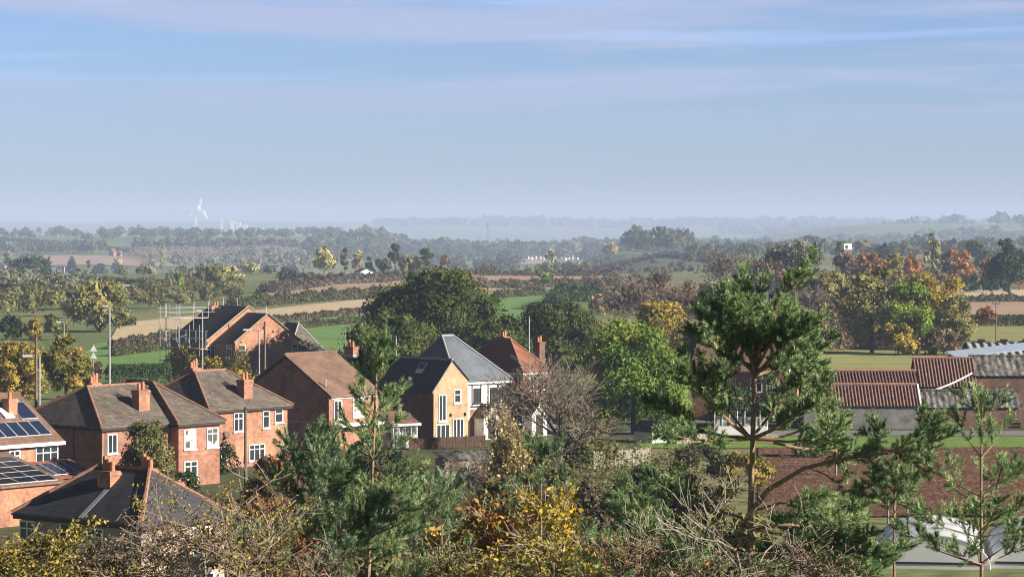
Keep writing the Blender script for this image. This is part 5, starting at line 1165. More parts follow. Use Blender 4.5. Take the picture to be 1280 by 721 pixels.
T("conifer", 15, 392, 32, 520, 'dark', "round dark evergreen near the left edge", z0=.03)
T("broadleaf_tree", 44, 396, 26, 500, 'gold', "small yellowing tree right of the round dark evergreen", z0=.05)
T("broadleaf_tree", 70, 390, 34, 520, 'olive', "olive tree rising behind the golden roadside trees", z0=.05)
T("shrub", 198, 432, 28, 480, 'hedge', "dark bush standing in the green field's hedge", 'dome', z0=.02, cat="shrub")
T("hawthorn_tree", 156, 395, 34, 590, 'hedge', "dark hedgerow tree at the near corner of the stubble", z0=.03)
T("broadleaf_tree", 24, 424, 78, 330, 'gold', "bushy golden green tree left of the telegraph pole", z0=.02, lobes=44, cov=4.5, nmax=14000)
T("broadleaf_tree", 84, 411, 58, 322, 'mixed', "tree with reddish top and yellow lower leaves beside the lamp", z0=.02, lobes=40, cov=4.5, nmax=14000)
T("shrub", 118, 446, 26, 340, 'brown', "brown bush behind the triangular road signs", 'dome', z0=.02, cat="shrub")
# middle
T("oak_tree", 553, 331, 200, 385, 'oak', "very large dark oak filling the middle beyond the houses", 'dome', z0=.1, lobes=60, nmax=26000, cov=4.5)
T("oak_tree", 487, 384, 146, 345, 'oak', "lower dark oak left of the very large one", 'dome', z0=.06, lobes=40, nmax=17000, cov=4.5)
T("oak_tree", 694, 370, 124, 390, 'oak', "dark olive oak behind the red clay roof", 'dome', z0=.06, lobes=34, nmax=12000, cov=3.2)
T("broadleaf_tree", 792, 392, 138, 285, 'green', "large bright yellow green tree right of the bare tree", 'dome', z0=.06, lobes=44, nmax=24000, cov=4.5)
T("bare_tree", 782, 338, 62, 560, 'brown', "brown half bare tree left of the yellow flecked one", bare=1, thick=1.3)
T("broadleaf_tree", 822, 332, 60, 590, 'olive', "yellow flecked half bare tree above the bright green one", bare=1, thick=1.2)
T("broadleaf_tree", 846, 348, 56, 540, 'brown', "brownish thin tree left of the dark cypress", bare=2, thick=1.3)
T("broadleaf_tree", 826, 373, 86, 430, 'gold', "golden brown low tree behind the bright green tree", 'dome', z0=.05, lobes=24)
T("cypress_tree", 893, 345, 66, 330, 'dark', "dense dark cypress behind the tallest pine", 'column', z0=.02, lobes=30, nmax=11000, cov=3.4)
T("bare_tree", 903, 306, 54, 760, 'brown', "bare tree on the skyline left of the tallest pine", bare=1, thick=1.4)
T("bare_tree", 935, 312, 40, 780, 'brown', "second bare skyline tree behind the tallest pine's crown", bare=1, thick=1.4)
T("broadleaf_tree", 991, 297, 74, 720, 'grey', "large grey green tree behind the pine's leaning leader", lobes=28, z0=.1)
T("broadleaf_tree", 962, 318, 44, 700, 'brown', "brownish tree left of the large grey green skyline tree")
T("oak_tree", 618, 384, 96, 372, 'oak', "dark oak filling the gap between the slate and red roofs", 'dome', z0=.05, lobes=30, nmax=11000, cov=4)
T("oak_tree", 745, 392, 70, 410, 'olive', "olive oak left of the bright yellow green tree", 'dome', z0=.05, lobes=24, nmax=9000, cov=4)
# right
T("broadleaf_tree", 1006, 352, 56, 540, 'sunolive', "pale olive tree right of the tallest pine", z0=.05, bare=1, thick=1.2)
T("broadleaf_tree", 1034, 334, 66, 560, 'sunolive', "greyish half bare tree left of the olive hedgerow tree", z0=.05, lobes=22)
T("broadleaf_tree", 1016, 386, 54, 480, 'sunolive', "low olive bush tree beside the pine's right branches", z0=.03)
T("broadleaf_tree", 1050, 372, 60, 500, 'brown', "low brown thicket tree beneath the greyish half bare tree", z0=.03)
T("broadleaf_tree", 1090, 329, 92, 466, 'sunolive', "large olive yellow tree with dark limbs at the farm field", z0=.06, lobes=34, nmax=10000, cov=2.0)
T("broadleaf_tree", 1133, 348, 66, 462, 'green', "fresh green tree in the middle of the farm field's tree row", z0=.04, lobes=26, nmax=9000)
T("broadleaf_tree", 1166, 332, 82, 480, 'gold', "yellow green tree at the right end of the farm field's row", z0=.05, lobes=32, nmax=10000, cov=2.2)
T("broadleaf_tree", 1192, 366, 54, 474, 'sunolive', "lower olive yellow tree leaning to the right of the row", z0=.05, lobes=20)
T("shrub", 1122, 404, 60, 458, 'gold', "orange yellow bush under the fresh green tree", 'dome', z0=.02, cat="shrub")
T("shrub", 1180, 410, 54, 458, 'brown', "brown bramble bush at the right foot of the tree row", 'dome', z0=.02, cat="shrub")
T("broadleaf_tree", 1230, 382, 28, 585, 'rust', "small rusty tree left of the telegraph pole", z0=.05)
T("broadleaf_tree", 1088, 311, 48, 800, 'rust', "copper coloured tree on the skyline", z0=.1)
T("broadleaf_tree", 1118, 311, 26, 810, 'gold', "yellow topped tree right of the copper coloured one", z0=.1)
T("broadleaf_tree", 1141, 309, 24, 900, 'orange', "slim orange tree left of the tall pale poplar", 'flame', z0=.1)
T("poplar", 1167, 283.5, 21, 960, 'pale', "tall pale poplar standing above the orange trees", 'flame', cov=2.2)
T("broadleaf_tree", 1199, 309, 42, 960, 'orange', "orange tree right of the tall pale poplar", z0=.1, cov=2.0)
T("broadleaf_tree", 1183, 320, 30, 940, 'brown', "dark brownish tree under the tall pale poplar", z0=.05)
T("broadleaf_tree", 1203, 328, 34, 930, 'orange', "low bright orange tree with dark trunks below", z0=.12)
T("broadleaf_tree", 1240, 324, 42, 940, 'orange', "wide bright orange tree above the young conifers", z0=.12)
T("broadleaf_tree", 1274, 326, 44, 930, 'orange', "rust orange tree at the right edge", z0=.2)
T("cedar_tree", 1262, 295, 54, 820, 'dark', "wide dark green cedar on the right skyline", 'dome', z0=.25, lobes=20)
for i, (px_, h_) in enumerate(((1190, 344), (1204, 347), (1217, 342), (1229, 346), (1241, 344), (1254, 347))):
    T("young_conifer", px_, h_ - 5, 17, 890 + 8 * (i % 2), 'dark', "young dark conifer in the row under the orange trees", 'cone', z0=.02, group="young conifers under the orange trees")
T("broadleaf_tree", 1060, 312.5, 46, 850, 'brown', "brown tree in front of the small tower", z0=.1)
T("broadleaf_tree", 1052, 299, 15, 1400, 'hedge', "round dark tree just left of the small tower", z0=.2)
T("broadleaf_tree", 1107, 302, 26, 1300, 'hedge', "blue green hazy tree behind the copper coloured tree", z0=.1)
T("broadleaf_tree", 1220, 297, 34, 1350, 'hedge', "hazy dark tree left of the wide cedar", z0=.1)
# village gardens
T("garden_tree", 183, 516, 64, 205, 'olive', "olive garden tree in front of the cross wing house", 'column', z0=.03, lobes=36, cov=4, nmax=12000, leafmin=.12)
T("bare_tree", 692, 428, 158, 226, None, "large bare tree with fine twigs in the middle gardens", bare=1, thick=1.5, z0=.1, kids=(3, 3))
T("bare_tree", 628, 455, 40, 262, None, "thin bare tree in front of the white house", bare=1, thick=.8, kids=(1, 2))
T("columnar_tree", 636, 488, 54, 160, 'straw', "columnar golden green tree in front of the white house", 'flame', z0=.02, nmax=60000, leafmin=.09, asp=.4, cov=30, bare=1, thick=.8, kids=(4, 5))
shrub(735, 527, 88, 246, 'olive', "olive brown shrub under the large bare tree")
shrub(592, 566, 74, 205, 'brown', "brown twiggy bush left of the columnar golden tree", bare=1)
shrub(748, 588, 90, 150, 'hedgebrown', "dark brown bramble thicket right of the columnar golden tree")
shrub(800, 566, 70, 200, 'oak', "dark green bush below the pale green shed")
shrub(690, 580, 60, 190, 'olive', "olive bush behind the thin right hand sapling pine")
shrub(500, 566, 80, 225, 'dark', "dark evergreen garden bush below the white conservatory")
shrub(395, 540, 70, 212, 'dark', "dark bush under the brown roofed house")
shrub(455, 545, 60, 222, 'hedge', "hedge green bush beside the brown roofed house")
shrub(250, 612, 90, 172, 'olive', "olive garden bush right of the nearest house")
shrub(345, 560, 80, 182, 'rust', "rusty brown garden bush in front of the chimneyed house")
shrub(870, 556, 80, 240, 'hedge', "green hedge bush in front of the long house")
shrub(925, 566, 90, 225, 'mixed', "yellow green bush left of the ploughed plot")
shrub(655, 545, 40, 240, 'hedge', "small dark bush left of the parked car")
shrub(310, 463, 60, 345, 'gold', "yellowing bush at the foot of the orange gable")
shrub(352, 470, 40, 320, 'dark', "dark bush right of the lamp at the orange gable")
shrub(405, 470, 60, 330, 'oak', "dark bush behind the brown roofed house's chimney")
shrub(912, 474, 84, 296, 'dark', "dark evergreen bush against the long house's front wall")
shrub(975, 500, 50, 297, 'hedge', "green bush at the bright gable end of the long house")
shrub(705, 505, 70, 300, 'olive', "olive bush behind the white parked car")
shrub(655, 488, 44, 292, 'hedgebrown', "brown twiggy bush in front of the red roofed house")
shrub(230, 585, 50, 190, 'dark', "dark bush at the foot of the cross wing house")
shrub(420, 585, 80, 150, 'hedgebrown', "brown scrub bush behind the slender left pine")
shrub(625, 590, 80, 140, 'olive', "olive scrub at the foot of the columnar golden tree")
shrub(860, 575, 70, 150, 'hedgebrown', "brown scrub left of the tallest pine's trunk")
shrub(1010, 545, 50, 255, 'hedge', "low bush at the left corner of the ploughed plot")

# ------------------------------------------------------------------ pines in the foreground
def needles(mb, rng, p0, p1, ln=.075, dens=330, wd=.0055, tip=0.0):
    """needles along twigs, angled forward"""
    p0 = np.asarray(p0, float); p1 = np.asarray(p1, float); L = np.linalg.norm(p1 - p0, axis=1); cnt = np.maximum((L * dens).astype(int), 6)
    i = np.repeat(np.arange(len(L)), cnt); n = len(i); t = rng.random(n)[:, None]
    d = ((p1 - p0) / (L[:, None] + 1e-9))[i]; r = rng.normal(size=(n, 3)); r -= d * (r * d).sum(1, keepdims=True); r /= np.linalg.norm(r, axis=1, keepdims=True)
    dirv = d * (.45 + .5 * rng.random((n, 1)) + t * .25) + r * .8; dirv[:, 2] += .12; dirv /= np.linalg.norm(dirv, axis=1, keepdims=True)
    sh = rng.normal(.0, .12, len(L))[i]
    mb.tris(p0[i] + (p1 - p0)[i] * t, dirv, ln * (.7 + .5 * rng.random(n)), wd * (.8 + .5 * rng.random(n)), rng, np.clip(.42 + sh + rng.normal(0, .16, n) + .12 * t[:, 0], 0, 1))
def rot_about(d, k, a): return d * math.cos(a) + np.cross(k, d) * math.sin(a) + k * (k @ d) * (1 - math.cos(a))
def shoots_on(rng, path, start=.35, step=.13, L=(.2, .42), out=None, up=.35):
    """side shoots along the outer part of a branch and a whorl at its end"""
    out = [] if out is None else out
    path = [np.asarray(p, float) for p in path]; cum = np.concatenate([[0], np.cumsum([np.linalg.norm(b - a) for a, b in zip(path, path[1:])])]); tot = cum[-1]
    def at_(s): i = min(max(np.searchsorted(cum, s) - 1, 0), len(path) - 2); f = (s - cum[i]) / (cum[i + 1] - cum[i] + 1e-9); return path[i] + (path[i + 1] - path[i]) * f, (path[i + 1] - path[i]) / (np.linalg.norm(path[i + 1] - path[i]) + 1e-9)
    s = tot * start
    while s < tot:
        p, d = at_(s)
        for _ in range(2):
            r = rng.normal(size=3); r -= d * (r @ d); r /= np.linalg.norm(r); v = d * .75 + r * .85; v[2] += up; v /= np.linalg.norm(v)
            l = rng.uniform(*L) * (1.15 - .35 * s / tot); q = p + v * l * .55; v2_ = v + np.array([0, 0, .35]); v2_ /= np.linalg.norm(v2_)
            out.append((p, q, q + v2_ * l * .55))
        s += step * (.7 + .6 * rng.random())
    p, d = path[-1], (path[-1] - path[-2]) / (np.linalg.norm(path[-1] - path[-2]) + 1e-9)
    for k in range(5):
        r = rng.normal(size=3); r -= d * (r @ d); r /= np.linalg.norm(r); v = d + r * (.65 if k else .05); v[2] += up * .8; v /= np.linalg.norm(v); l = rng.uniform(*L)
        out.append((p, p + v * l * .5, p + v * l))
    return out
def pine(px, Y, top, label, spread=1.0, reach=2.4, mat='pine', limbs=None, bottom=760, whorl=.55, trunk_px=None, seed=1, r=None, dens=330, first=.45, ln=.09, lean=0, per=(4, 6), step=.11, L=(.2, .42), start=.35, up=.35, slim=.42):
    rng = np.random.default_rng(seed); k = Y / F; x0 = PX(px, Y); zb = gz(x0, Y)
    o = empty("pine_tree", (x0, Y, zb), 0, label, "pine tree", "young pines in the foreground"); org = np.array([x0, Y, zb])
    def W3(p, dy=0): return np.array([PX(p[0], Y + dy), Y + dy, PZ(p[1], Y + dy)]) - org
    ztop = PZ(top, Y) - zb
    tp = [np.array([0, 0, -.3])] + ([W3(p) for p in trunk_px] if trunk_px else [np.array([lean * .3, 0, ztop * .5]), np.array([lean * .75, .05, ztop * .8]), np.array([lean, 0, ztop - .35])])
    r = r or ztop * .0042
    tk = MB(); tk.tube(tp, r * 1.5, 8, r * .28)
    cz_ = np.array([p[2] for p in tp]); P_ = np.array(tp)
    def on_trunk(z): return np.array([np.interp(z, cz_, P_[:, 0]), np.interp(z, cz_, P_[:, 1]), z])
    bm = MB(); sh = []
    if limbs is None:
        z = ztop - first; zlow = PZ(bottom, Y) - zb
        while z > max(zlow, .8):
            dist = ztop - z; n = int(rng.integers(per[0], per[1] + 1)); a0 = rng.random() * 6.28
            for i in range(n):
                a = a0 + 6.28 * i / n + rng.normal() * .25; Lb = min(reach, dist * slim + .3) * spread * (.75 + .45 * rng.random())
                p = on_trunk(z + rng.normal() * .04); el = math.radians(rng.uniform(28, 52)) if dist < 1.5 else math.radians(rng.uniform(8, 32))
                d = np.array([math.cos(a) * math.cos(el), math.sin(a) * math.cos(el), math.sin(el)]); m = p + d * Lb * .5; d2 = d + np.array([0, 0, .28]); d2 /= np.linalg.norm(d2); e = m + d2 * Lb * .5
                bm.tube([p, m, e], r * (.25 + .35 * min(1, Lb / 2)), 5, r * .14); shoots_on(rng, [p, m, e], start, step, L, sh, up)
                if Lb > .9:
                    for sgn in (-1, 1):
                        f = .42 + .2 * rng.random(); q = p + (m - p) * min(1, f * 2) if f < .5 else m; v = rot_about(d, np.array([0, 0, 1.]), sgn * rng.uniform(.5, .9)); v[2] += .2
                        e2_ = q + v * Lb * .45; bm.tube([q, q + v * Lb * .25, e2_], r * .22, 4, r * .1); shoots_on(rng, [q, q + v * Lb * .25, e2_], .3, step, L, sh, up)
            z -= whorl * (.8 + .4 * rng.random())
        shoots_on(rng, [on_trunk(ztop - .75), on_trunk(ztop - .3)], .0, .12, (.18, .32), sh, up)
        sh.append((on_trunk(ztop - .5), on_trunk(ztop - .25), on_trunk(ztop - .3) + np.array([0, 0, .3])))
    else:
        for (pts, dy, rr, st, dn) in limbs:
            n = len(pts); path = [W3(p, dy * (i / max(n - 1, 1)) + (0 if i == 0 else rng.normal() * .06)) for i, p in enumerate(pts)]
            bm.tube(path, rr, 6, rr * .25); shoots_on(rng, path, st, step / dn, L, sh, up)
            tot = sum(np.linalg.norm(b - a) for a, b in zip(path, path[1:]))
            for _ in range(int(dn * tot * 4.0)):          # side branches round the limb, front and back
                f = rng.uniform(max(st, .3), .95) * (n - 1); i = int(f); q = path[i] + (path[i + 1] - path[i]) * (f - i); d = path[i + 1] - path[i]; d = d / np.linalg.norm(d)
                v = d * .7 + rng.normal(size=3) * .55; v[2] += .25; v /= np.linalg.norm(v); l = rng.uniform(.22, .55)
                bm.tube([q, q + v * l * .5, q + v * l + np.array([0, 0, .05])], rr * .3, 4, .005); shoots_on(rng, [q, q + v * l * .5, q + v * l], .2, step, L, sh, up)
    tr_ = tk.build("trunk", M['bark_pine'], o)
    a = np.array([s[0] for s in sh]); b = np.array([s[1] for s in sh]); c = np.array([s[2] for s in sh])
    m_ = len(a); bm.segs(a, b, np.full(m_, .007), np.full(m_, .006), 3); bm.segs(b, c, np.full(m_, .006), np.full(m_, .004), 3)
    bm.build("branches", M['bark_pine'], o)
    nm = MB(); needles(nm, rng, a + (b - a) * .1, b, ln, dens * .7); needles(nm, rng, b, c + (c - b) * .1, ln, dens)
    nm.build("needles", LEAF[mat], o)
    return o
# the tallest pine: limbs follow its real branches (points, depth run, radius, first shoots at, density)
def squash(limbs):
    return [([(x, y if y > 470 else 470 - (470 - y) * .80) for x, y in pts], *r) for pts, *r in limbs]
LB = [
 ([(960, 420), (980, 385), (995, 345), (1002, 312)], -.3, .012, .82, .25),
 ([(943, 470), (938, 420), (930, 395), (926, 366)], .3, .035, .25, 1.2), ([(943, 470), (948, 425), (944, 380), (940, 362), (939, 343)], -.1, .04, .3, 1.2),
 ([(944, 462), (960, 425), (965, 385), (975, 345), (992, 332), (1003, 318)], -.3, .026, .3, .5),
 ([(944, 465), (975, 445), (995, 425), (1010, 404)], -.5, .035, .25, 1.1), ([(944, 460), (975, 450), (1005, 440), (1024, 430)], .4, .03, .35, 1.0),
 ([(943, 465), (915, 430), (896, 408), (888, 386)], -.4, .035, .25, 1.1), ([(943, 455), (910, 440), (885, 420), (872, 405)], .5, .03, .3, .9),
 ([(944, 470), (955, 455), (985, 455), (1006, 465)], -.7, .025, .3, .9), ([(944, 450), (950, 410), (980, 385), (990, 376)], .6, .03, .3, 1.1), ([(944, 450), (930, 400), (908, 378), (902, 362)], .7, .03, .3, 1.0),
 ([(944, 470), (938, 440), (920, 400), (912, 380)], -.6, .03, .3, 1.2), ([(944, 470), (950, 440), (962, 405), (965, 372)], .5, .03, .3, 1.2), ([(944, 470), (935, 430), (932, 395), (935, 360)], -.6, .03, .3, 1.2), ([(944, 468), (965, 440), (990, 412), (1004, 400)], -.8, .03, .3, 1.1), ([(944, 466), (925, 445), (902, 425), (888, 415)], -.8, .03, .3, 1.1), ([(944, 470), (965, 460), (992, 448), (1012, 448)], .6, .03, .3, 1.0), ([(944, 450), (952, 415), (975, 395), (984, 380)], -.9, .03, .25, 1.2),
 # left tier
 ([(940, 548), (915, 530), (890, 505), (868, 480), (856, 462)], -.5, .04, .35, 1.2), ([(940, 548), (905, 545), (870, 535), (845, 517), (830, 512)], .4, .03, .45, .8), ([(940, 550), (912, 515), (893, 485), (890, 466)], .6, .03, .4, .9),
 ([(940, 548), (895, 552), (860, 548), (835, 542)], -.9, .03, .4, .9), ([(941, 505), (920, 495), (905, 478), (900, 465)], -.5, .022, .3, .8),
 # right tier
 ([(941, 548), (970, 535), (1000, 512), (1020, 495)], -.5, .04, .35, 1.2), ([(941, 548), (980, 545), (1025, 530), (1050, 520)], .4, .035, .5, .8), ([(941, 548), (985, 552), (1025, 548), (1050, 552)], -.8, .03, .5, .7),
 ([(941, 545), (962, 520), (975, 500), (985, 478)], .8, .03, .4, .9), ([(942, 548), (1000, 560), (1040, 562), (1062, 566)], .9, .03, .45, 1.0),
 # long bough to the right
 ([(935, 645), (960, 612), (1005, 585), (1060, 572), (1110, 566), (1150, 556), (1188, 545)], -1.0, .05, .5, .45), ([(1060, 572), (1085, 565), (1098, 552), (1102, 540)], -.5, .02, .4, .7), ([(1010, 584), (1030, 592), (1050, 606), (1062, 618)], -.6, .018, .5, .5), ([(1110, 562), (1130, 570), (1150, 566)], -.8, .02, .2, 1.0), ([(1085, 566), (1092, 585), (1105, 600)], -.8, .018, .3, 1.0), ([(1150, 556), (1163, 545), (1168, 536)], -.9, .018, .3, .7),
 # lower boughs
 ([(937, 650), (905, 640), (860, 625), (815, 600)], .5, .035, .35, 1.0), ([(937, 660), (985, 655), (1030, 660), (1070, 652)], .5, .03, .4, .7), ([(937, 660), (985, 670), (1040, 685), (1090, 690)], -.4, .03, .3, 1.2), ([(937, 670), (880, 680), (830, 670), (790, 650)], -.5, .03, .3, 1.0), ([(937, 690), (990, 705), (1040, 715), (1085, 722)], .4, .03, .3, 1.1), ([(937, 640), (975, 628), (1000, 630), (1030, 636)], .9, .025, .5, .5), ([(937, 700), (880, 715), (830, 718)], .3, .03, .3, 1.0)]
pine(940, 50, 325, "tallest pine right of centre with bare pinkish trunk and a long bough to the right", limbs=squash(LB), trunk_px=[(937, 760), (938, 640), (941, 548), (943, 478), (944, 440), (942, 400), (941, 372)], r=.045, seed=4, dens=380, ln=.085, step=.10, L=(.13, .27))
pine(455, 56, 425, "tall slender pine left of centre reaching the brown roof", lean=.25, seed=7, reach=1.5, whorl=.5, slim=.20, spread=.95, mat='pine', step=.16, first=.35, up=.6, start=.3, per=(2, 4))
pine(392, 52, 548, "lower bushy pine in front of the slender left one", seed=9, reach=1.3, slim=.5, whorl=.5, mat='pine_grey', step=.15, per=(3, 5), bottom=735)
pine(552, 62, 612, "spreading blue green pine low in the centre", seed=12, reach=1.5, slim=.55, whorl=.5, mat='pine_grey', first=.3, step=.16, per=(3, 5), bottom=735)
pine(676, 47, 548, "thin open young pine left of the bare white twigs", seed=21, reach=1.1, slim=.32, whorl=.75, per=(3, 4), mat='pine_grey', step=.2, start=.55, L=(.16, .3))
pine(1227, 48, 490, "thin open young pine at the right in front of the tunnels", seed=25, reach=1.25, slim=.36, whorl=.62, per=(3, 5), step=.2, start=.5, L=(.16, .32))
pine(1118, 58, 585, "small bushy pine in front of the tunnels beneath the long bough", seed=29, reach=.5, slim=.3, whorl=.5, bottom=650, mat='pine')
pine(1035, 53, 640, "low dense pine at the bottom right of the tallest one", seed=31, reach=1.5, slim=.75, whorl=.42, first=.2)
pine(800, 64, 610, "dark bushy pine behind the bare white twigs", seed=37, reach=1.7, slim=.6, whorl=.5, first=.2)

# ------------------------------------------------------------------ bare saplings and leafy scrub in front
def sapling(px, Y, top, wpx, label, leaf=None, nleaf=0, seed=1, bark='bark_pale', levels=3, trunk_r=.03, lean=0, name="bare_sapling", size=.055, spread=.95, up=.07, twig='bark_pale', cat="sapling", bend=.5, kids=(2, 3)):
    rng = np.random.default_rng(seed); x = PX(px, Y); zb = gz(x, Y); H = PZ(top, Y) - zb; W = wpx * Y / F
    o = empty(name, (x, Y, zb), 0, label, cat)
    h0 = min(max(0, PZ(765, Y) - zb), H * .7); Hs = H - h0; H = Hs
    p0, p1, ra, rb, lv = grow(rng, H, W, levels, spread, up, trunk_r, kids, bend, .34, .006)
    p0[:, 2] += h0; p1[:, 2] += h0; stem0 = ra.max(); sk = lean / H; p0[:, 0] += (p0[:, 2] - h0) * sk; p1[:, 0] += (p1[:, 2] - h0) * sk
    m1 = lv < 2; mb = MB(); mb.segs(p0[m1], p1[m1], ra[m1], rb[m1], 6); mb.tube([(lean * h0 / H * .0, 0, -.2), (p0[0][0], p0[0][1], h0 + .01)], stem0 * 1.3, 6, stem0); mb.build("trunk", M[bark], o)
    mb = MB(); mb.segs(p0[~m1], p1[~m1], ra[~m1], rb[~m1], 3); mb.build("twigs", M[twig], o)
    if leaf and nleaf:
        far_ = np.where(lv >= max(2, levels - 2))[0]; i = rng.choice(far_, nleaf); t = rng.random((nleaf, 1)); P = p0[i] * (1 - t) + p1[i] * t + rng.normal(size=(nleaf, 3)) * .05
        nr = rng.normal(size=(nleaf, 3)); nr[:, 2] = np.abs(nr[:, 2]); nr /= np.linalg.norm(nr, axis=1, keepdims=True)
        mb = MB(); mb.quads(P, nr, size * (.6 + .7 * rng.random(nleaf)), rng, np.clip(rng.normal(.5, .2, nleaf), 0, 1), .55); mb.build("leaves", LEAF[leaf], o)
    return o
sapling(905, 45, 575, 190, "leafless sapling with pale twigs in front of the tallest pine", seed=3, trunk_r=.04, leaf='brown', nleaf=350, kids=(1, 2))
sapling(858, 46, 618, 120, "smaller leafless sapling leaning left of the pale twigged one", seed=5, trunk_r=.03, lean=-.4, kids=(1, 2))
sapling(345, 44, 560, 150, "pale stemmed bare sapling right of the nearest house", seed=8, trunk_r=.04, leaf='gold', nleaf=500, kids=(1, 2))
sapling(262, 46, 572, 190, "twiggy sapling with few yellow leaves in front of the nearest house", seed=10, trunk_r=.04, leaf='gold', nleaf=900, twig='twig', bark='bark_pale', kids=(1, 2))
sapling(318, 50, 590, 130, "tangled brown sapling with sparse leaves below the wooden pole", seed=13, trunk_r=.03, leaf='mixed', nleaf=1400, twig='twig_red', bark='bark')
sapling(225, 43, 640, 150, "low tangled thorn sapling at the foot of the nearest house", seed=14, trunk_r=.03, leaf='brown', nleaf=1200, twig='twig', bark='bark')
sapling(700, 45, 600, 130, "yellow leaved sapling right of the thin young pine", seed=16, leaf='yellow', nleaf=900, trunk_r=.03, size=.1, name="leafy_sapling")
sapling(628, 46, 612, 110, "sapling with orange and yellow leaves left of the thin young pine", seed=18, leaf='orange', nleaf=1500, trunk_r=.03, size=.1, name="leafy_sapling")
sapling(655, 44, 650, 150, "low bright yellow sapling at the bottom centre", seed=20, leaf='mixed', nleaf=1500, trunk_r=.03, size=.1, name="leafy_sapling")
sapling(735, 46, 660, 90, "yellow leaved sapling at the bottom left of the bare white twigs", seed=22, leaf='gold', nleaf=1200, trunk_r=.025, size=.09, name="leafy_sapling")
sapling(640, 49, 640, 70, "small sapling with orange brown leaves among yellow ones", seed=23, leaf='orange', nleaf=900, trunk_r=.025, size=.09, name="leafy_sapling")
sapling(40, 42, 645, 200, "brown and gold leaved thicket sapling in the bottom left corner", seed=26, leaf='mixed', nleaf=6500, trunk_r=.03, size=.065, name="leafy_sapling", twig='twig')
sapling(105, 43, 668, 130, "gold leaved thicket sapling beside the bottom left corner", seed=27, leaf='brown', nleaf=3000, trunk_r=.03, size=.06, name="leafy_sapling", twig='twig')
sapling(170, 42, 680, 130, "thin leaved sapling at the bottom in front of the nearest house", seed=28, leaf='mixed', nleaf=1500, trunk_r=.025, size=.055, name="leafy_sapling", twig='twig')
sapling(380, 60, 610, 110, "rust leaved sapling behind the lower bushy pine", seed=30, leaf='rust', nleaf=3500, trunk_r=.03, size=.09, name="leafy_sapling", twig='twig_red')
sapling(875, 44, 685, 80, "low sapling with a few orange leaves at the bottom", seed=33, leaf='orange', nleaf=350, trunk_r=.02, size=.07, name="leafy_sapling", twig='twig')
sapling(1010, 42, 655, 120, "brown tangled sapling at the foot of the tallest pine", seed=34, leaf='brown', nleaf=700, trunk_r=.025, twig='twig')
sapling(300, 43, 610, 150, "bare many branched sapling crossing the nearest house's right wall", seed=51, trunk_r=.03, twig='twig', bark='bark_pale', leaf='mixed', nleaf=500)
sapling(190, 44, 640, 140, "dark twiggy sapling in front of the nearest house's corner", seed=52, trunk_r=.03, twig='twig', bark='bark', leaf='brown', nleaf=900)
sapling(420, 46, 650, 120, "bare sapling standing between the two left pines", seed=53, trunk_r=.025, twig='twig', bark='bark_pale', kids=(1, 2))
sapling(780, 45, 655, 150, "bare brown sapling left of the pale twigged saplings", seed=54, trunk_r=.03, twig='twig_red', bark='bark', leaf='brown', nleaf=500)
sapling(560, 45, 660, 120, "twiggy sapling with yellow leaves below the centre pine", seed=55, trunk_r=.025, twig='twig', leaf='gold', nleaf=900)
shrub(580, 630, 120, 90, 'mixed', "yellowing bush in the shade behind the centre pines", nmax=8000)
shrub(700, 625, 120, 95, 'gold', "golden bush behind the yellow saplings", nmax=8000)
shrub(450, 600, 110, 110, 'olive', "olive bush behind the slender left pine", nmax=8000)
shrub(820, 600, 120, 105, 'hedge', "dark scrub bush behind the bushy dark pine", nmax=8000)
shrub(915, 590, 110, 110, 'olive', "olive scrub bush behind the tallest pine's trunk", nmax=8000)
shrub(375, 625, 110, 120, 'rust', "reddish brown bush behind the pale bare sapling", nmax=7000)
shrub(1020, 640, 90, 115, 'hedge', "dark scrub bush left of the polytunnels", nmax=7000)
shrub(300, 650, 110, 100, 'hedgebrown', "brown scrub bush right of the nearest house", nmax=7000)
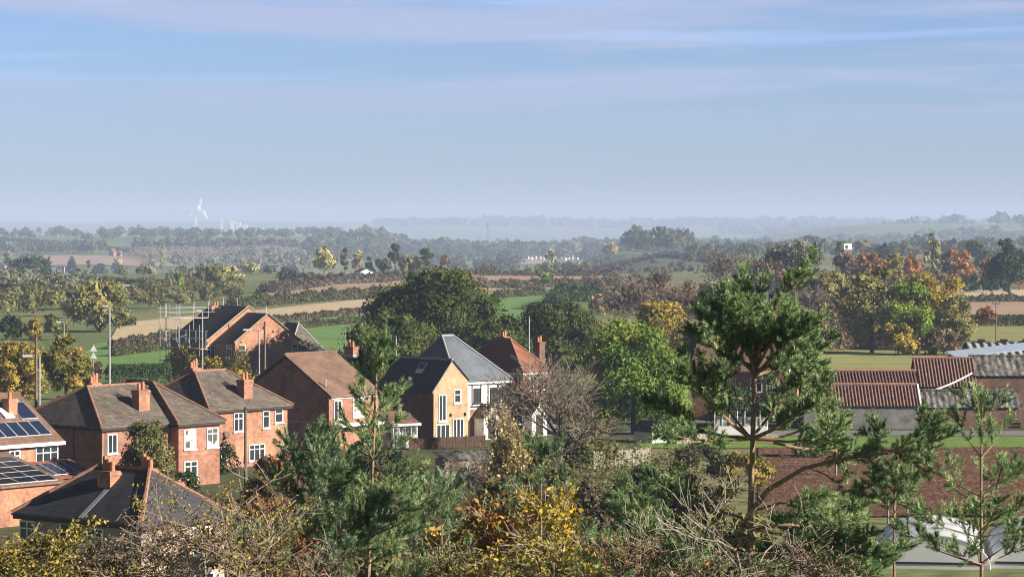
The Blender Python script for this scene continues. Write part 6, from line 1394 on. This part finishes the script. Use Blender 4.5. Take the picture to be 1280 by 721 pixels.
# scrub carpeting the slope below the camera and the wild ends of the gardens
def carpet(name, n, ylo, yhi, xf, leaf, hmax, size, seed, label):
    rng = np.random.default_rng(seed); Y = ylo + (yhi - ylo) * rng.random(n) ** .8; X = xf(rng, Y, n)
    ok = (X > -1e5); X, Y = X[ok], Y[ok]; n = len(X)
    hgt = hmax * np.abs(np.sin(X * .9 + 2 * np.sin(Y * .3)) * np.cos(Y * .7 + X * .2)) + .3
    f = 1 - .45 * rng.random(n) ** 1.5; Z = ground(X, Y) + hgt * f; nr = rng.normal(size=(n, 3)); nr[:, 2] = np.abs(nr[:, 2]) + .4; nr /= np.linalg.norm(nr, axis=1, keepdims=True)
    mb = MB(); mb.quads(np.stack([X, Y, Z], 1), nr, size * (.6 + .8 * rng.random(n)), rng, np.clip(rng.normal(.45, .2, n) + .2 * np.sin(X * .7) * np.cos(Y * .4), 0, 1), .5)
    tag(mb.build(name, LEAF[leaf]), label, "undergrowth", None, "stuff")
def xs_slope(rng, Y, n):
    X = (rng.random(n) - .5) * 2 * (.2 * Y + 4); bad = ((X < -13) & (Y > 125)) | ((X > 15) & (Y > 150)); X[bad] = -1e6; return X
carpet("undergrowth", 30000, 62, 170, xs_slope, 'brown', 1.8, .2, 77, "brambles and dead bracken carpeting the near slope")
def xs_mid(rng, Y, n):
    a = PX(470, Y); b = PX(905, Y); X = a + (b - a) * rng.random(n); bad = ((X < PX(600, Y)) & (Y > 225)) | ((X > PX(880, Y)) & (Y > 200)); X[bad] = -1e6; return X
carpet("undergrowth", 30000, 150, 252, xs_mid, 'olive', 2.2, .26, 78, "tangled scrub filling the wild ends of the gardens")
carpet("undergrowth", 14000, 145, 190, lambda rng, Y, n: PX(225, Y) + (PX(480, Y) - PX(225, Y)) * rng.random(n), 'hedgebrown', 2.4, .24, 79, "dark scrub between the nearest house and the chimneyed house")
# ------------------------------------------------------------------ haze
hm, n_, l_, p_ = newmat("haze"); n_.remove(p_)
pv = n_.new("ShaderNodeVolumePrincipled"); pv.inputs['Density'].default_value = 1.3e-4; pv.inputs['Color'].default_value = (.56, .70, .95, 1)
pv.inputs['Density Attribute'].default_value = ""; pv.inputs['Color Attribute'].default_value = ""; pv.inputs['Anisotropy'].default_value = 0
l_.new(pv.outputs[0], n_["Material Output"].inputs['Volume'])
hz = MB().box(-7600, 7600, -170, 16800, -27.5, 120).build("haze", hm); tag(hz, "pale blue autumn haze lying over the valley", "haze", None, "stuff")
